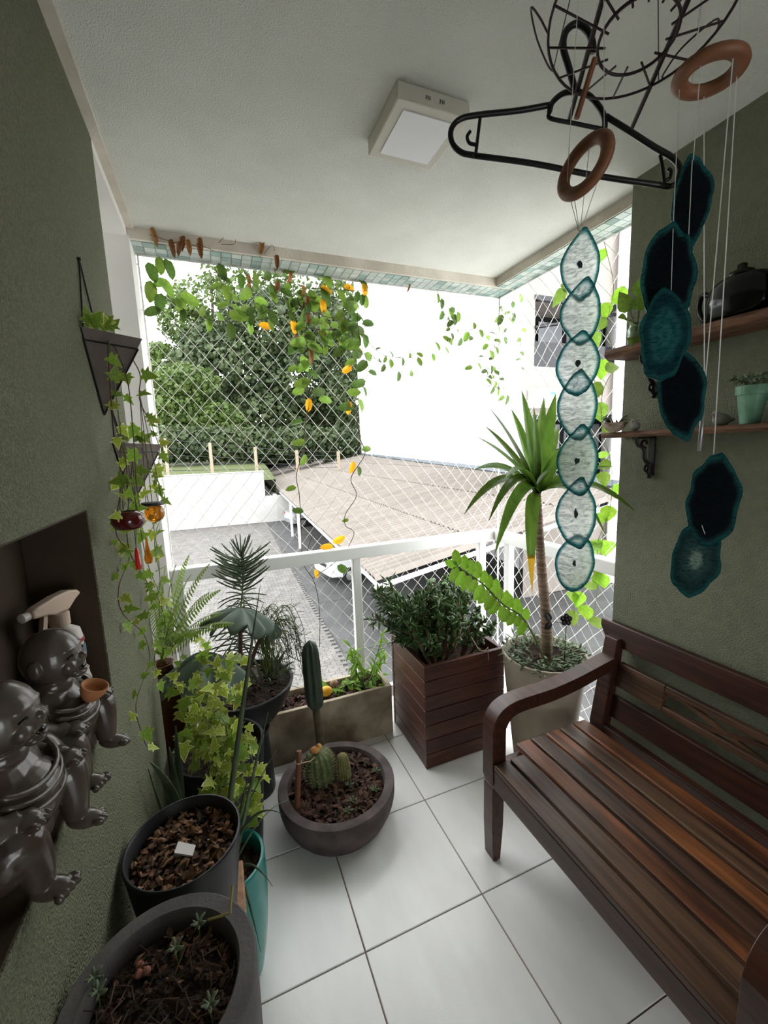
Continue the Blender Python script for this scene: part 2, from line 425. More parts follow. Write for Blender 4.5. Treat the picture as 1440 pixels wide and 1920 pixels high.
struct('wall_back', MB().box((-.85, YB - .1, 0), (BX0, YB, 2.7)).box((BX1, YB - .1, 0), (1.80, YB, 2.7)).box((BX0, YB - .1, BZ1), (BX1, YB, 2.7)).box((BX0, YB - .1, 0), (BX1, YB, BZ0)), m_white)
struct('added_fill_window_1', MB().box((BX0, YB - .08, BZ0), (BX0 + .04, YB - .02, BZ1)).box((BX1 - .04, YB - .08, BZ0), (BX1, YB - .02, BZ1)).box((BX0 + .04, YB - .08, BZ1 - .04), (BX1 - .04, YB - .02, BZ1)).box((BX0 + .04, YB - .08, BZ0), (BX1 - .04, YB - .02, BZ0 + .04)), m_alum)  # opening added behind the camera, unseen, to brighten the near floor and ceiling
struct('wall_front', MB().box((-.95, 2.2, -.1), (-.262, 2.40, 2.56)), m_white)
struct('wall_recess', MB().box((-.95, 1.5, 0), (-.80, 2.2, 2.56)), m_white)
struct('ceiling', MB().box((-.24, YB, ZC), (XF, YF, ZC + .012)), m_ceil)
struct('trim_1', MB().box((XL, YB, ZC - .008), (-.24, YF, ZC + .01)), m_beige)
struct('trim_2', MB().box((-.95, YL, 2.56), (XL, 2.2, 2.64)), m_white)
beam = MB().box((-.95, YF, 2.552), (1.79, 2.362, 2.9)).box((XF, YR - .1, 2.552), (1.79, YF, 2.9))
bo = struct('trim_3', beam, m_beige)
struct('ceiling_slab', MB().box((-.95, YB, 2.66), (1.79, 2.36, 2.9)), m_white)
ms = [MB().box((0, 0, 0), (.0425, .0425, .005)).mesh('mosaic_tile', m) for m in (m_mos, m_mosd)]
for i in range(44):
    for j in range(3):
        obj('mosaic_tile', ms[1 if rnd() < .22 else 0], None, bo, mw=Matrix.Translation((-.262 + i * .0465, 2.222 + j * .0465, 2.548)))
for j in range(19):
    for i in range(3):
        y = 2.16 - j * .0465
        if y > 1.25: obj('mosaic_tile', ms[1 if rnd() < .22 else 0], None, bo, mw=Matrix.Translation((1.652 + i * .0465, y, 2.548)))

# ---------------------------------------------------------------- outdoors
GZ = -3.2
E0 = V((2.87, 7.83, -1.1)); EA = V((.053, .9986, 0)).normalized(); EB = V((EA.y, -EA.x, 0)); SL = .2
RN = (EA.cross(EB + V((0, 0, SL)))).normalized()
m_pav = M('grey_paver', (.105, .10, .095), (.15, .142, .135), .85, 3, .3, 60, rv=.15)
m_joint = M('paver_joint_sand', (.05, .045, .04), None, .95)
m_asph = M('grey_concrete_drive', (.055, .055, .056), (.075, .075, .075), .85, 1.5)
m_ext = M('white_boundary_wall_paint', (.40, .39, .375), (.45, .44, .425), .9, 1)
m_bw = M('white_facade_paint', (.82, .82, .82), None, .9)
m_roof = M('fibre_cement_sheet', (.125, .108, .094), (.215, .19, .167), .9, .45, .2, 30, contrast=(.3, .7), rv=.06)
m_flash = M('zinc_flashing', (.09, .105, .12), None, .5)
m_grass = M('slope_grass', (.045, .065, .016), (.085, .095, .035), .95, 4, .6, 20)
m_bcream = M('cream_facade_paint', (.20, .178, .158), (.22, .196, .175), .9, .5)
m_dark = M('dark_glazing', (.012, .012, .014), None, .15)
m_grayglass = M('grey_blind', (.26, .27, .29), None, .4)
m_tree = G('tree_leaf', (.028, .048, .018), (.072, .10, .038), trans=.25, rough=.6, rv=0, scale=.35, contrast=(.3, .7))
m_tree2 = G('bright_tree_leaf', (.055, .095, .02), (.10, .15, .035), trans=.3, rough=.6, rv=0, scale=.5)
m_ttrunk = M('tree_bark', (.05, .038, .028), (.09, .07, .05), .9, 4)
m_post = M('pale_fence_post', (.33, .27, .2), None, .8)
m_mesh = M('dark_wire_mesh', (.03, .03, .03), None, .7)
m_cw = M('white_car_paint', (.62, .62, .63), None, .25, coat=.6)
m_cs = M('silver_car_paint', (.42, .43, .45), None, .25, metal=.3, coat=.6)
m_tyre = M('black_tyre', (.012, .012, .012), None, .8)
m_hub = M('silver_wheel_rim', (.35, .35, .36), None, .35, metal=.7)
m_tail = M('red_tail_lamp', (.45, .01, .02), None, .2)
m_headl = M('clear_headlamp', (.30, .31, .33), None, .12)

gr = struct('ground', MB().box((-300, 3, GZ - .3), (400, 900, GZ - .03)), m_asph)
pj = MB().box((-14, 4, GZ - .03), (2.3, 30.4, GZ - .012)); obj('joint_bed', pj, m_joint, gr)
pv = MB().add([(-.115, -.052, -.02), (.115, -.052, -.02), (.115, .052, -.02), (-.115, .052, -.02), (-.115, -.052, 0), (.115, -.052, 0), (.115, .052, 0), (-.115, .052, 0)],
              [(4, 5, 6, 7), (0, 1, 5, 4), (1, 2, 6, 5), (2, 3, 7, 6), (3, 0, 4, 7)])
pvm = pv.mesh('paver', m_pav)
spots = []
for j in range(235):
    y = 4.3 + j * .111
    for i in range(68):
        x = 2.42 + .028 * (y - 9) - .12 - i * .242 - (.121 if j % 2 else 0)
        spots.append((x, y))
def proj(p):
    v = V(p) - C0; z = v.dot(CD)
    return 720 + FPX * v.dot(CR) / z, 960 - FPX * v.dot(CU) / z
vis = [s for s in spots if 330 < proj((s[0], s[1], GZ))[0] < 700 and proj((s[0], s[1], GZ))[1] < 1215]
vis.sort(key=lambda s: s[0] ** 2 + s[1] ** 2)
single = set(vis[:290])
far = MB()
for s in spots:
    a = Matrix.Translation((s[0], s[1], GZ + U(-.004, .004))) @ Matrix.Rotation(R(U(-1.5, 1.5)), 4, 'Z')
    if s in single: obj('paver', pvm, None, gr, mw=a)
    else: far.add(pv.v, pv.f, a)
obj('far_pavers', far, m_pav, gr, kind='stuff')
# concrete apron joints are cut as slabs
for k in range(7):
    obj('drive_slab', MB().box((2.47 + .028 * (k * 3.6 - 3), 5.6 + k * 3.6, GZ - .03), (9.5, 9.17 + k * 3.6, GZ - .002)), m_asph, gr)

bwall = struct('boundary_wall', MB().box((-40, 30.5, GZ), (3.05, 30.75, .42)), m_ext)
obj('low_wall', MB().box((3.05, 30.5, GZ), (5.6, 30.7, -1.32)), m_ext, bwall)
obj('side_wall', MB().box((0, 0, GZ), (.25, 30, -1.25), Matrix.Translation((3.6, 30.5, 0)) @ Matrix.Rotation(-.05, 4, 'Z')), m_ext, bwall)
obj('coping', MB().box((-40, 30.45, .42), (3.1, 30.8, .47)), m_ext, bwall)
struct('grass_slope', MB().add([(-60, 30.8, -.2), (3.9, 30.8, -.2), (4.5, 41, .4), (-60, 41, .5), (-60, 75, 2.0), (6.2, 75, 2.0), (3.9, 30.8, -2), (4.5, 41, -2), (6.2, 75, -2)], [(0, 1, 2, 3), (3, 2, 5, 4), (1, 6, 7, 2), (2, 7, 8, 5)]), m_grass)

def rp(l, a, up=0): p = E0 + EB * l + EA * a; return V((p.x, p.y, p.z + SL * l + up))
apex = onP(642, 849, E0, RN); near = onP(900, 884, E0, RN); side = onP(1165, 985, E0, RN)
def lav(p): d = p - E0; return d.dot(EB), d.dot(EA)
la, aa = lav(apex); ln, an = lav(near)
# carport: corrugated sheets, each an own piece, laid up the slope
cp = thing('carport', (E0.x + 2, E0.y + 8, GZ), 'long carport with a pitched roof of corrugated grey fibre cement sheets', 'carport')
def lmax(a): return la + (ln - la) * (aa - a) / (aa - an) if a > an else max(2.5, ln + (ln - la) / (aa - an) * (an - a))
RW, RLn = 1.06, 2.6
sheets = {}
def sheet(w, ln_):
    k = round(ln_, 2)
    if k not in sheets:
        mb = MB(); nn = 32
        for jj in range(2):
            for ii in range(nn + 1):
                u = ii / nn * w
                mb.v.append((jj * ln_, u, .10 * abs(sin(u / .265 * pi)) + .03 * (1 - jj)))
        for ii in range(nn): mb.f.append((ii, ii + 1, nn + 2 + ii, nn + 1 + ii))
        sheets[k] = mb.mesh('roof_sheet', m_roof, True)
    return sheets[k]
SB = (EB + V((0, 0, SL))).normalized(); SN = SB.cross(EA)
TB = Matrix(((SB.x, EA.x, SN.x, 0), (SB.y, EA.y, SN.y, 0), (SB.z, EA.z, SN.z, 0), (0, 0, 0, 1)))
a = 0.
while a < aa + .2:
    lm = lmax(a + .5); l = 0.
    while l < lm - .05:
        q = min(RLn, lm - l)
        q = max(.3, round(q / .65) * .65)
        obj('roof_sheet', sheet(RW, q + .15), None, cp, mw=Matrix.Translation(rp(l, a)) @ TB)
        l += RLn
    a += RW
for p in (24.3, 20.9):
    b = rp(.05, p - E0.y + .0); obj('post', MB().box((b.x - .06, b.y - .06, GZ), (b.x + .06, b.y + .06, b.z - .02)), m_alum, cp)
obj('fascia', MB().tube([rp(.03, 0, -.07), rp(.03, aa, -.07)], .055, 4), m_alum, cp)
obj('end_fascia', MB().tube([rp(-.1, aa + .6, .22), rp(la, aa + .6, .22)], .2, 4), m_flash, cp)
obj('beam', MB().tube([rp(0, .1, -.16), rp(lmax(0), .1, -.16)], .06, 4), m_alum, cp)
fa, fb = rp(la, aa, .12), rp(ln, an, .12)
obj('wall_flashing', MB().tube([fa, fb, fb + (fb - fa) * .5], .15, 4), m_flash, cp)
# big white building rising behind the carport roof
bdir = (fb - fa).normalized(); bn = V((bdir.y, -bdir.x, 0)).normalized()
if bn.dot(V((1, 1, 0))) < 0: bn = -bn
edge = min((fa + bdir * (.1 * k) for k in range(300)), key=lambda p: abs(proj(p)[0] - 677))
e2 = min((fb + bdir * (.1 * k - 8) for k in range(200)), key=lambda p: abs(proj(p)[0] - 975))
wb = MB()
pp = [edge, e2, e2 + bn * 9, edge + bn * 9]
wb.prism([(p.x, p.y) for p in pp], GZ, 26)
tag(obj('white_building', wb, m_bw), 'large plain white building wall rising behind the corrugated carport roof', 'building')

# cream building with dark windows, seen past the side railing
cb = thing('apartment_building', (9.5, 10.2, GZ), 'cream apartment building with dark balcony openings and an air conditioner', 'building')
YB2 = 10.2
def bpx(x, y, Y=YB2): return onY(x, y, Y)
x0 = bpx(986, 700).x; xs = bpx(1001, 700).x; x1 = bpx(1150, 700).x
z1t, z1b = bpx(1060, 560).z, bpx(1060, 690).z
z2t, z2b = bpx(1060, 778).z, bpx(1060, 958).z
KX = .90                                          # the block's side walls run back along this slope
def slab(b, xl, xr, z0, z1, d0=0., d1=5.): return b.prism([(xl + d0 * KX, YB2 + d0), (xr + d0 * KX, YB2 + d0), (xr + d1 * KX, YB2 + d1), (xl + d1 * KX, YB2 + d1)], z0, z1)
w = MB()
slab(w, x0, xs, GZ, 16); slab(w, xs, x1, z1t, 16); slab(w, xs, x1, z2t, z1b); slab(w, xs, x1, GZ, z2b); slab(w, xs, x1, GZ, 16, 1.7)
obj('facade', w, m_bcream, cb)
obj('white_pier', slab(MB(), x1, x1 + 2.2, GZ, 16, -.2), m_bw, cb)
for zt, zb in ((z1t, z1b), (z2t, z2b)):
    hh = zt - zb; ww = x1 - xs
    f = obj('balcony_window', slab(MB(), xs, x1, zb, zt, 1.62, 1.7), m_dark, cb)
    obj('lintel', slab(MB(), xs, x1, zt - .13, zt, -.03, .12), m_dark, f)
    obj('blind', slab(MB(), xs + .04 * ww, xs + .36 * ww, zb + hh * .5, zt - .2, 1.5, 1.6), m_grayglass, f)
    obj('blind', slab(MB(), xs + .70 * ww, xs + .95 * ww, zb + hh * .45, zt - .2, 1.5, 1.6), m_grayglass, f)
    obj('parapet', slab(MB(), xs, x1, zb, zb + hh * .36, 0, .1), m_dark, f)
    obj('mullion', slab(MB(), xs + .38 * ww, xs + .41 * ww, zb, zt, .05, .12), m_dark, f)
    obj('handrail', MB().tube([(xs, YB2 - .02, zb + hh * .55), (x1, YB2 - .02, zb + hh * .86)], .05, 6), m_dark, f)
    obj('curtain', slab(MB(), xs + .78 * ww, xs + .86 * ww, zb + hh * .4, zb + hh * .66, 1.4, 1.45), m_peb, f)
ac = bpx(1005, 748)
aco = obj('air_conditioner', MB().box((ac.x - .32, YB2 - .3, ac.z - .28), (ac.x + .5, YB2, ac.z + .28)), m_bw, cb, bevel=.03)
obj('fan_grille', MB().lathe([(.23, 0), (.23, .02), (.2, .03), (.05, .04)], n=24, T=Matrix.Translation((ac.x - .04, YB2 - .3, ac.z)) @ Matrix.Rotation(R(90), 4, 'X')), m_grayglass, aco)
for k in range(5): obj('grille_ring', MB().tube([(ac.x - .04 + (.05 + .04 * k) * cos(t * pi / 10), YB2 - .35, ac.z + (.05 + .04 * k) * sin(t * pi / 10)) for t in range(20)], .01, 4, close=True), m_bw, aco)
obj('badge', MB().box((ac.x + .26, YB2 - .315, ac.z + .08), (ac.x + .44, YB2 - .295, ac.z + .18)), M('blue_badge', (.05, .25, .6), None), aco)

# trees beyond the wall
def crown(name, mat, blobs, n, size, parent):
    mb = MB()
    for _ in range(n):
        c, r = blobs[int(rnd() * len(blobs))]
        d = V((random.gauss(0, 1), random.gauss(0, 1), random.gauss(0, 1))).normalized() * (U(.35, 1.0) ** .5)
        p = V(c) + V((d.x * r[0], d.y * r[1], d.z * r[2])); s = size * U(.6, 1.3)
        q = frame(p, rv() + V((0, 0, -.35)), rv() + d) @ Matrix.Scale(s, 4)
        mb.add([(-.36, .3, .1), (-.3, .75, .08), (0, 0, 0), (.36, .3, .1), (.3, .75, .08), (0, 1, -.1)], [(0, 2, 3), (0, 3, 4, 1), (1, 4, 5)], q)
    o = obj(name, mb, mat, parent); o['kind'] = 'stuff'
    return o
def tpt(x, y, Y): return onY(x, y, Y)
def tree(label, Y, blobs, n, size, mat, trunk, group='trees beyond the boundary wall'):
    b = tpt(*trunk, Y)
    t = thing('tree', (b.x, Y, 1.0), label, 'tree', group)
    bl = []
    for (x, y, rx, ry) in blobs:
        c = tpt(x, y, Y); k = (c - C0).dot(CD) / FPX
        bl.append((c, (rx * k, max(rx, ry) * k * .8, ry * k)))
    top = max(c.z for c, r in bl)
    obj('trunk', MB().tube(spline([(b.x, Y, .3), (b.x + .3, Y, b.z + 1), (b.x - .2, Y + .5, b.z + 4), (b.x + .4, Y, top)], 4), [.55 - .03 * i for i in range(13)], 8), m_ttrunk, t)
    for c, r in bl[:6]: obj('branch', MB().tube([(b.x, Y, b.z + 2.5), ((b.x + c.x) / 2, Y, (b.z + 3 + c.z) / 2), tuple(c)], [.25, .16, .05], 6), m_ttrunk, t)
    crown('foliage', mat, bl, n, size, t)
    return t
tree('tall broad dark green tree with a dense spreading crown', 62, [(500, 620, 90, 75), (430, 700, 110, 70), (570, 720, 100, 75), (480, 780, 110, 50), (620, 770, 50, 50), (390, 650, 50, 45), (600, 620, 70, 70), (540, 815, 90, 25), (400, 760, 80, 50)], 42000, .66, m_tree, (505, 850))
tree('airy pale green tree crown showing sky between its leaves', 70, [(470, 520, 90, 55), (345, 600, 50, 45), (560, 530, 90, 60), (400, 570, 80, 50), (310, 680, 36, 40), (640, 560, 50, 60)], 6500, .62, m_tree2, (420, 850))
tree('low bright green bushy tree near the white column', 54, [(330, 770, 60, 45), (400, 790, 60, 40), (350, 720, 60, 35), (430, 800, 30, 30)], 10000, .5, m_tree2, (340, 850))
tree('bluish green tree squeezed between dark trunks and the white building', 56, [(655, 800, 26, 45), (640, 740, 28, 45), (660, 700, 18, 40)], 5000, .5, m_tree, (650, 850))
bush = thing('hedge_shrub', (6, 48, 1), 'dark dense shrubs in the shade under the big tree', 'shrub')
cc = [(onY(x, 832, 48), (3.6, 2, 1.9)) for x in range(250, 680, 40)] + [(onY(x, 862, 66), (3, 2, 1.6)) for x in range(490, 640, 25)]
crown('foliage', m_tree, cc, 17000, .5, bush)
# fence on the slope
fe = thing('slope_fence', (0, 34, 0), 'fence of pale posts and dark wire mesh on the grass slope', 'fence')
prev = None
for x, yt, yb_ in ((225, 815, 885), (308, 822, 888), (393, 830, 890), (478, 838, 890), (556, 844, 880), (634, 846, 876)):
    a, b = onY(x, yt, 34), onY(x + 2, yb_, 34)
    obj('fence_post', MB().box((a.x - .11, 33.9, -.1), (a.x + .11, 34.1, a.z)), m_post, fe)
    if prev:
        for k in range(5):
            t = .25 + k * .18
            obj('rail_wire', MB().tube([prev + V((0, 0, -(prev.z + .1) * (1 - t))), a + V((0, 0, -(a.z + .1) * (1 - t)))], .02, 4), m_mesh, fe)
    prev = a

def car(label, T, paint, group):
    t = thing('car', T.translation, label, 'car', group)
    prof = [(-2.05, .35), (-2.1, .62), (-1.95, .9), (-1.1, .98), (-.35, 1.40), (.75, 1.46), (1.55, 1.05), (2.0, .98), (2.1, .6), (2.05, .32), (1.75, .3), (1.62, .52), (1.35, .62), (1.08, .52), (.95, .28), (-.95, .28), (-1.08, .52), (-1.35, .62), (-1.62, .52), (-1.75, .3)]
    n = len(prof); mb = MB(); secs = []
    for y, k in ((-.86, .93), (-.82, 1.), (-.60, 1.02), (.60, 1.02), (.82, 1.), (.86, .93)):
        for x, z in prof:
            yy = y * (1 - .2 * max(0, (z - .95)))
            mb.v.append((x * k, yy, .3 + (z - .3) * k if z > .6 else z))
    for i in range(5):
        for j in range(n): j2 = (j + 1) % n; mb.f.append((i * n + j, i * n + j2, (i + 1) * n + j2, (i + 1) * n + j))
    mb.f.append(tuple(range(n))); mb.f.append(tuple(reversed(range(5 * n, 6 * n))))
    mb.v = [tuple(T @ V(v)) for v in mb.v]
    obj('body', mb, paint, t)
    def q(name, a, b, m): obj(name, MB().box(a, b, T), m, t, bevel=.01)
    obj('windscreen', MB().add([(-1.06, -.66, 1.02), (-1.06, .66, 1.02), (-.40, .6, 1.40), (-.40, -.6, 1.40)], [(0, 1, 2, 3)], T @ Matrix.Translation((-.02, 0, .01))), m_dark, t)
    obj('rear_window', MB().add([(1.50, -.62, 1.10), (1.50, .62, 1.10), (.80, .6, 1.45), (.80, -.6, 1.45)], [(0, 1, 2, 3)], T @ Matrix.Translation((.03, 0, .01))), m_dark, t)
    for s in (-1, 1):
        obj('side_window', MB().add([(-.85, s * .815, 1.03), (1.25, s * .815, 1.08), (.75, s * .76, 1.38), (-.3, s * .76, 1.34)], [(0, 1, 2, 3)], T), m_dark, t)
        q('head_lamp', (-2.06, s * .62 - .16, .66), (-1.86, s * .62 + .16, .82), m_headl)
        q('tail_lamp', (1.93, s * .68 - .14, .74), (2.08, s * .68 + .14, .94), m_tail)
        for x in (-1.35, 1.35):
            wq = obj('wheel', MB().lathe([(.2, -.1), (.31, -.09), (.32, 0), (.31, .09), (.2, .1)], n=20, T=T @ Matrix.Translation((x, s * .77, .32)) @ Matrix.Rotation(R(90), 4, 'X')), m_tyre, t)
            obj('hub_cap', MB().lathe([(.19, -.115), (.05, -.125), (.05, .125), (.19, .115)], n=10, T=T @ Matrix.Translation((x, s * .77, .32)) @ Matrix.Rotation(R(90), 4, 'X')), m_hub, wq)
    q('grille', (-2.13, -.45, .62), (-2.0, .45, .78), m_dark); q('lower_grille', (-2.09, -.6, .38), (-1.95, .6, .52), m_dark)
    q('number_plate', (-2.11, -.2, .5), (-2.05, .2, .6), m_grayglass)
    for s in (-1, 1): q('mirror', (-.85, s * .95 - .09, .98), (-.7, s * .95 + .09, 1.1), paint)
    return t
g1 = onZ(600, 1090, GZ)
car('white car parked nose out under the near end of the carport', Matrix.Translation((5.4, 15.3, GZ)) @ Matrix.Rotation(R(10), 4, 'Z'), m_cw, 'cars parked under the carport')
car('silver car parked tail out with a red tail lamp by the boundary wall', Matrix.Translation((6.15, 27.9, GZ)) @ Matrix.Rotation(R(188), 4, 'Z'), m_cs, 'cars parked under the carport')

# ---------------------------------------------------------------- railing and safety nets
def railing():
    t = thing('balcony_railing', (.7, 2.3, 0), 'white painted metal balcony railing turning the corner', 'railing')
    obj('top_rail', MB().box((-.262, 2.265, .985), (1.745, 2.33, 1.055)), m_alum, t, bevel=.006)
    obj('top_rail', MB().box((1.68, 1.27, .985), (1.745, 2.264, 1.055)), m_alum, t, bevel=.006)
    obj('bottom_rail', MB().box((-.262, 2.28, .09), (1.745, 2.315, .13)), m_alum, t)
    obj('bottom_rail', MB().box((1.695, 1.27, .09), (1.73, 2.28, .13)), m_alum, t)
    for x in (-.232, .718, 1.60): obj('post', MB().box((x - .025, 2.275, 0), (x + .025, 2.32, .985)), m_alum, t, bevel=.004)
    for y in (2.15, 1.30): obj('post', MB().box((1.69, y - .025, 0), (1.735, y + .025, .985)), m_alum, t, bevel=.004)
railing()
def net(name, A, Bv, w, h, label):
    mb = MB(); dx, dz = .085, .10
    Bv = V(Bv)
    def pt(u, z): return V(A) + Bv * u + V((0, 0, z))
    nx, nz = int(w / dx) + 1, int(h / dz) + 1
    def jit(i, j): return pt(min(max(i * dx / 2, 0), w), min(j * dz / 2, h)) + V((U(-.003, .003), 0, U(-.004, .004)))
    P = {}
    for i in range(2 * nx + 1):
        for j in range(2 * nz + 1):
            if (i + j) % 2 == 0: P[i, j] = jit(i, j)
    for (i, j), p in P.items():
        for di in (-1, 1):
            q = P.get((i + di, j + 1))
            if q and (q - p).length > .01: mb.tube([p, q], .0014, 3, cap=False)
        mb.add([p + V(o) * .0026 for o in ((1, 0, 0), (-1, 0, 0), (0, 1, 0), (0, -1, 0), (0, 0, 1), (0, 0, -1))], [(0, 2, 4), (2, 1, 4), (1, 3, 4), (3, 0, 4), (2, 0, 5), (1, 2, 5), (3, 1, 5), (0, 3, 5)])
    t = thing(name, A, label, 'net')
    obj('mesh', mb, m_net, t)
    obj('edge_rope', MB().tube([pt(0.006, .0), pt(.006, h)], .004, 6).tube([pt(w, .0), pt(w, h)], .004, 6).tube([pt(0, h - .006), pt(w, h - .006)], .004, 6), m_net, t)
net('safety_net', (-.258, 2.345, .0), (1, 0, 0), 2.03, 2.548, 'white diamond mesh safety net along the front opening')
net('safety_net', (1.772, 1.275, .0), (0, 1, 0), 1.065, 2.548, 'white diamond mesh safety net beside the green wall')
# ceiling light
cl = thing('ceiling_light', (.675, 1.30, 2.6), 'square cream surface mounted ceiling light, switched off', 'ceiling light')
a = MB()
LX0, LX1, LY0, LY1 = .545, .775, 1.165, 1.405
obj('housing', MB().box((LX0, LY0, 2.555), (LX1, LY1, 2.6)), m_lamp, cl, bevel=.004)
obj('diffuser', MB().box((LX0 + .03, LY0 + .03, 2.5515), (LX1 - .03, LY1 - .03, 2.556)), m_diff, cl)
for k in range(2):
    for j in range(3): obj('vent_slot', MB().box((LX0 + .085 + k * .045 + j * .006, LY0 - .0008, 2.572), (LX0 + .0875 + k * .045 + j * .006, LY0 + .002, 2.582)), m_wire, cl)
# ---------------------------------------------------------------- bench
def bench():
    t = thing('garden_bench', (1.18, .74, 0), 'dark varnished wooden garden bench with slatted seat and carved back', 'bench')
    ya, yb = 1.20, .345
    arm = [(1.485, .715), (1.38, .694), (1.28, .676), (1.15, .662), (1.02, .660), (.955, .654), (.912, .638), (.884, .612), (.869, .578), (.865, .54), (.865, .345),
           (.925, .345), (.925, .535), (.930, .562), (.945, .585), (.97, .600), (1.02, .606), (1.15, .608), (1.28, .622), (1.38, .642), (1.485, .664)]
    def fine(pts):
        return [(p.x, p.y) for p in spline([V((a_, b_, 0)) for a_, b_ in pts], 4)]
    arm = fine(arm[:11]) + fine(arm[11:])
    for y in (ya, yb):
        obj('armrest', MB().prism(arm, y - .032, y + .032, 'y'), m_bench, t, bevel=.004)
        lg = MB().prism([(.867, .345), (.922, .345), (.922, .332), (.912, .326), (.922, .318), (.918, .15), (.905, 0), (.872, 0), (.866, .15), (.867, .318), (.876, .326), (.867, .332)], y - .029, y + .029, 'y')
        obj('leg', lg, m_bench, t, bevel=.003)
        obj('leg', MB().prism([(1.405, 0), (1.455, 0), (1.475, .42), (1.535, .79), (1.49, .79), (1.42, .42)], y - .03, y + .03, 'y'), m_bench, t, bevel=.003)
        obj('seat_side_rail', MB().box((.90, y - .02, .335), (1.43, y + .02, .395)), m_bench, t)
    obj('apron', MB().box((.869, yb, .325), (.893, ya, .402)), m_bench, t, bevel=.003)
    w, g = .066, .0095; x = .866
    for k in range(7):
        m = [m_slat, m_slat, m_slat2, m_slat, m_slat2, m_slat, m_slat2][k]
        yA, yB_ = (ya - .034, yb + .034) if k == 0 else (ya + .025, yb - .025)
        if k == 1: yA, yB_ = ya - .0335, yb + .0335
        obj('seat_slat', MB().box((x, yB_, .405), (x + w, yA, .43)), m, t, bevel=.006)
        x += w + g
    obj('rear_rail', MB().box((1.425, yb, .365), (1.46, ya, .425)), m_bench, t, bevel=.005)
    def tilt(z): return 1.42 + .06 + (z - .42) * .165
    def rail(name, y0, y1, z0, z1, m=m_bench, th=.022):
        return obj(name, MB().prism([(tilt(z0) - th, z0), (tilt(z0), z0), (tilt(z1), z1), (tilt(z1) - th, z1)], y0, y1, 'y'), m, t, bevel=.004)
    tr = [(1.282, .842), (1.282, .815), (1.262, .785), (1.235, .750), (.31, .750), (.283, .785), (.263, .815), (.263, .842)]
    mb = MB()
    for th in (0, .028):
        for y, z in tr: mb.v.append((tilt(z) - .005 + th - .018, y, z))
    n = len(tr); mb.f = [tuple(range(n)), tuple(reversed(range(n, 2 * n)))] + [(i, (i + 1) % n, (i + 1) % n + n, i + n) for i in range(n)]
    obj('top_rail', mb, m_bench, t, bevel=.004)
    rail('back_panel', .97, 1.168, .588, .692, m_slat); rail('back_panel', .377, .55, .588, .692, m_slat)
    rail('back_panel', .55, .97, .668, .692, m_slat); rail('back_panel', .55, .97, .588, .612, m_slat)
    for s in (1, -1):
        pts = [(.55 + .42 * k / 10, .64 + s * .034 * sin((k / 10 - .5) * pi) ) for k in range(11)]
        poly = pts + [(y, z - .014) for y, z in reversed(pts)]
        mb = MB(); n = len(poly)
        for th in (.004, .017):
            for y, z in poly: mb.v.append((tilt(z) - .022 + th + (.001 if s > 0 else 0), y, z))
        mb.f = [(k, k + 1, 2 * 11 - 2 - k, 2 * 11 - 1 - k) for k in range(10)] + [(n + k, n + k + 1, n + 2 * 11 - 2 - k, n + 2 * 11 - 1 - k) for k in range(10)] + [(i, (i + 1) % n, (i + 1) % n + n, i + n) for i in range(n)]
        obj('back_lattice', mb, m_slat, t)
    rail('lower_back_rail', .37, 1.175, .455, .548, m_bench)
bench()

# ---------------------------------------------------------------- pots
def pot(parent, c, z0, z1, rb, rt, mat, lip=.02, bulge=0, rim=0, name='pot', soil=None, n=40):
    h = z1 - z0; k = 8
    prof = [(rb * .85, 0), (rb, .004)]
    for i in range(1, k): u = i / k; prof.append((rb + (rt - rb) * u + bulge * sin(pi * u), h * u))
    prof += [(rt + rim, h - .012 if rim else h - .004), (rt + rim, h - .003), (rt + rim - .003, h), (rt - lip + .003, h), (rt - lip, h - .004), (rt - lip - .006, h - .05)]
    prof += [(max(rb - lip, .02), h * .45), (.01, h * .45)]
    o = obj(name, MB().lathe(prof, (c[0], c[1], z0), n), mat, parent, smooth=False)
    for p in o.data.polygons: p.use_smooth = True
    e = o.modifiers.new('edge', 'EDGE_SPLIT'); e.split_angle = R(45)
    if soil: soil_disc(parent, (c[0], c[1]), rt - lip - .004, soil)
    return o
def soil_disc(parent, c, r, z, hump=.012):
    mb = MB(); mb.v.append((c[0], c[1], z + hump)); n = 28
    for k in range(1, 6):
        for j in range(n):
            a = 2 * pi * j / n
            mb.v.append((c[0] + r * k / 5 * cos(a), c[1] + r * k / 5 * sin(a), z + hump * (1 - k / 5) + U(-.006, .006)))
    for j in range(n): mb.f.append((0, 1 + j, 1 + (j + 1) % n))
    for k in range(4):
        for j in range(n): a = 1 + k * n + j; b = 1 + k * n + (j + 1) % n; mb.f.append((a, a + n, b + n, b))
    return obj('soil', mb, m_soil, parent, smooth=True)
def chips(parent, fn, n, s, mat, name='bark_chips'):
    mb = MB()
    for _ in range(n):
        p = fn(); q = frame(p, rv(), rv(.5) + V((0, 0, 1))) @ Matrix.Diagonal((s * U(.4, 1), s * U(.6, 1.5), s * U(.15, .4), 1))
        j = lambda a: a + U(-.22, .22)
        mb.add([(j(-.5), j(-.2), -.2), (j(0), j(-.6), -.5), (j(.5), j(-.1), -.3), (j(.3), j(.5), -.2), (j(-.3), j(.5), -.4), (j(-.2), j(-.1), j(.5)), (j(.2), j(.15), j(.5))],
               [(0, 1, 5), (1, 6, 5), (1, 2, 6), (2, 3, 6), (3, 4, 5, 6), (4, 0, 5)], q)
    return obj(name, mb, mat, parent, kind='stuff')
def disc(c, r, z): 
    def f():
        a = U(0, 2 * pi); q = r * math.sqrt(rnd()); return V((c[0] + q * cos(a), c[1] + q * sin(a), z + U(0, .012)))
    return f
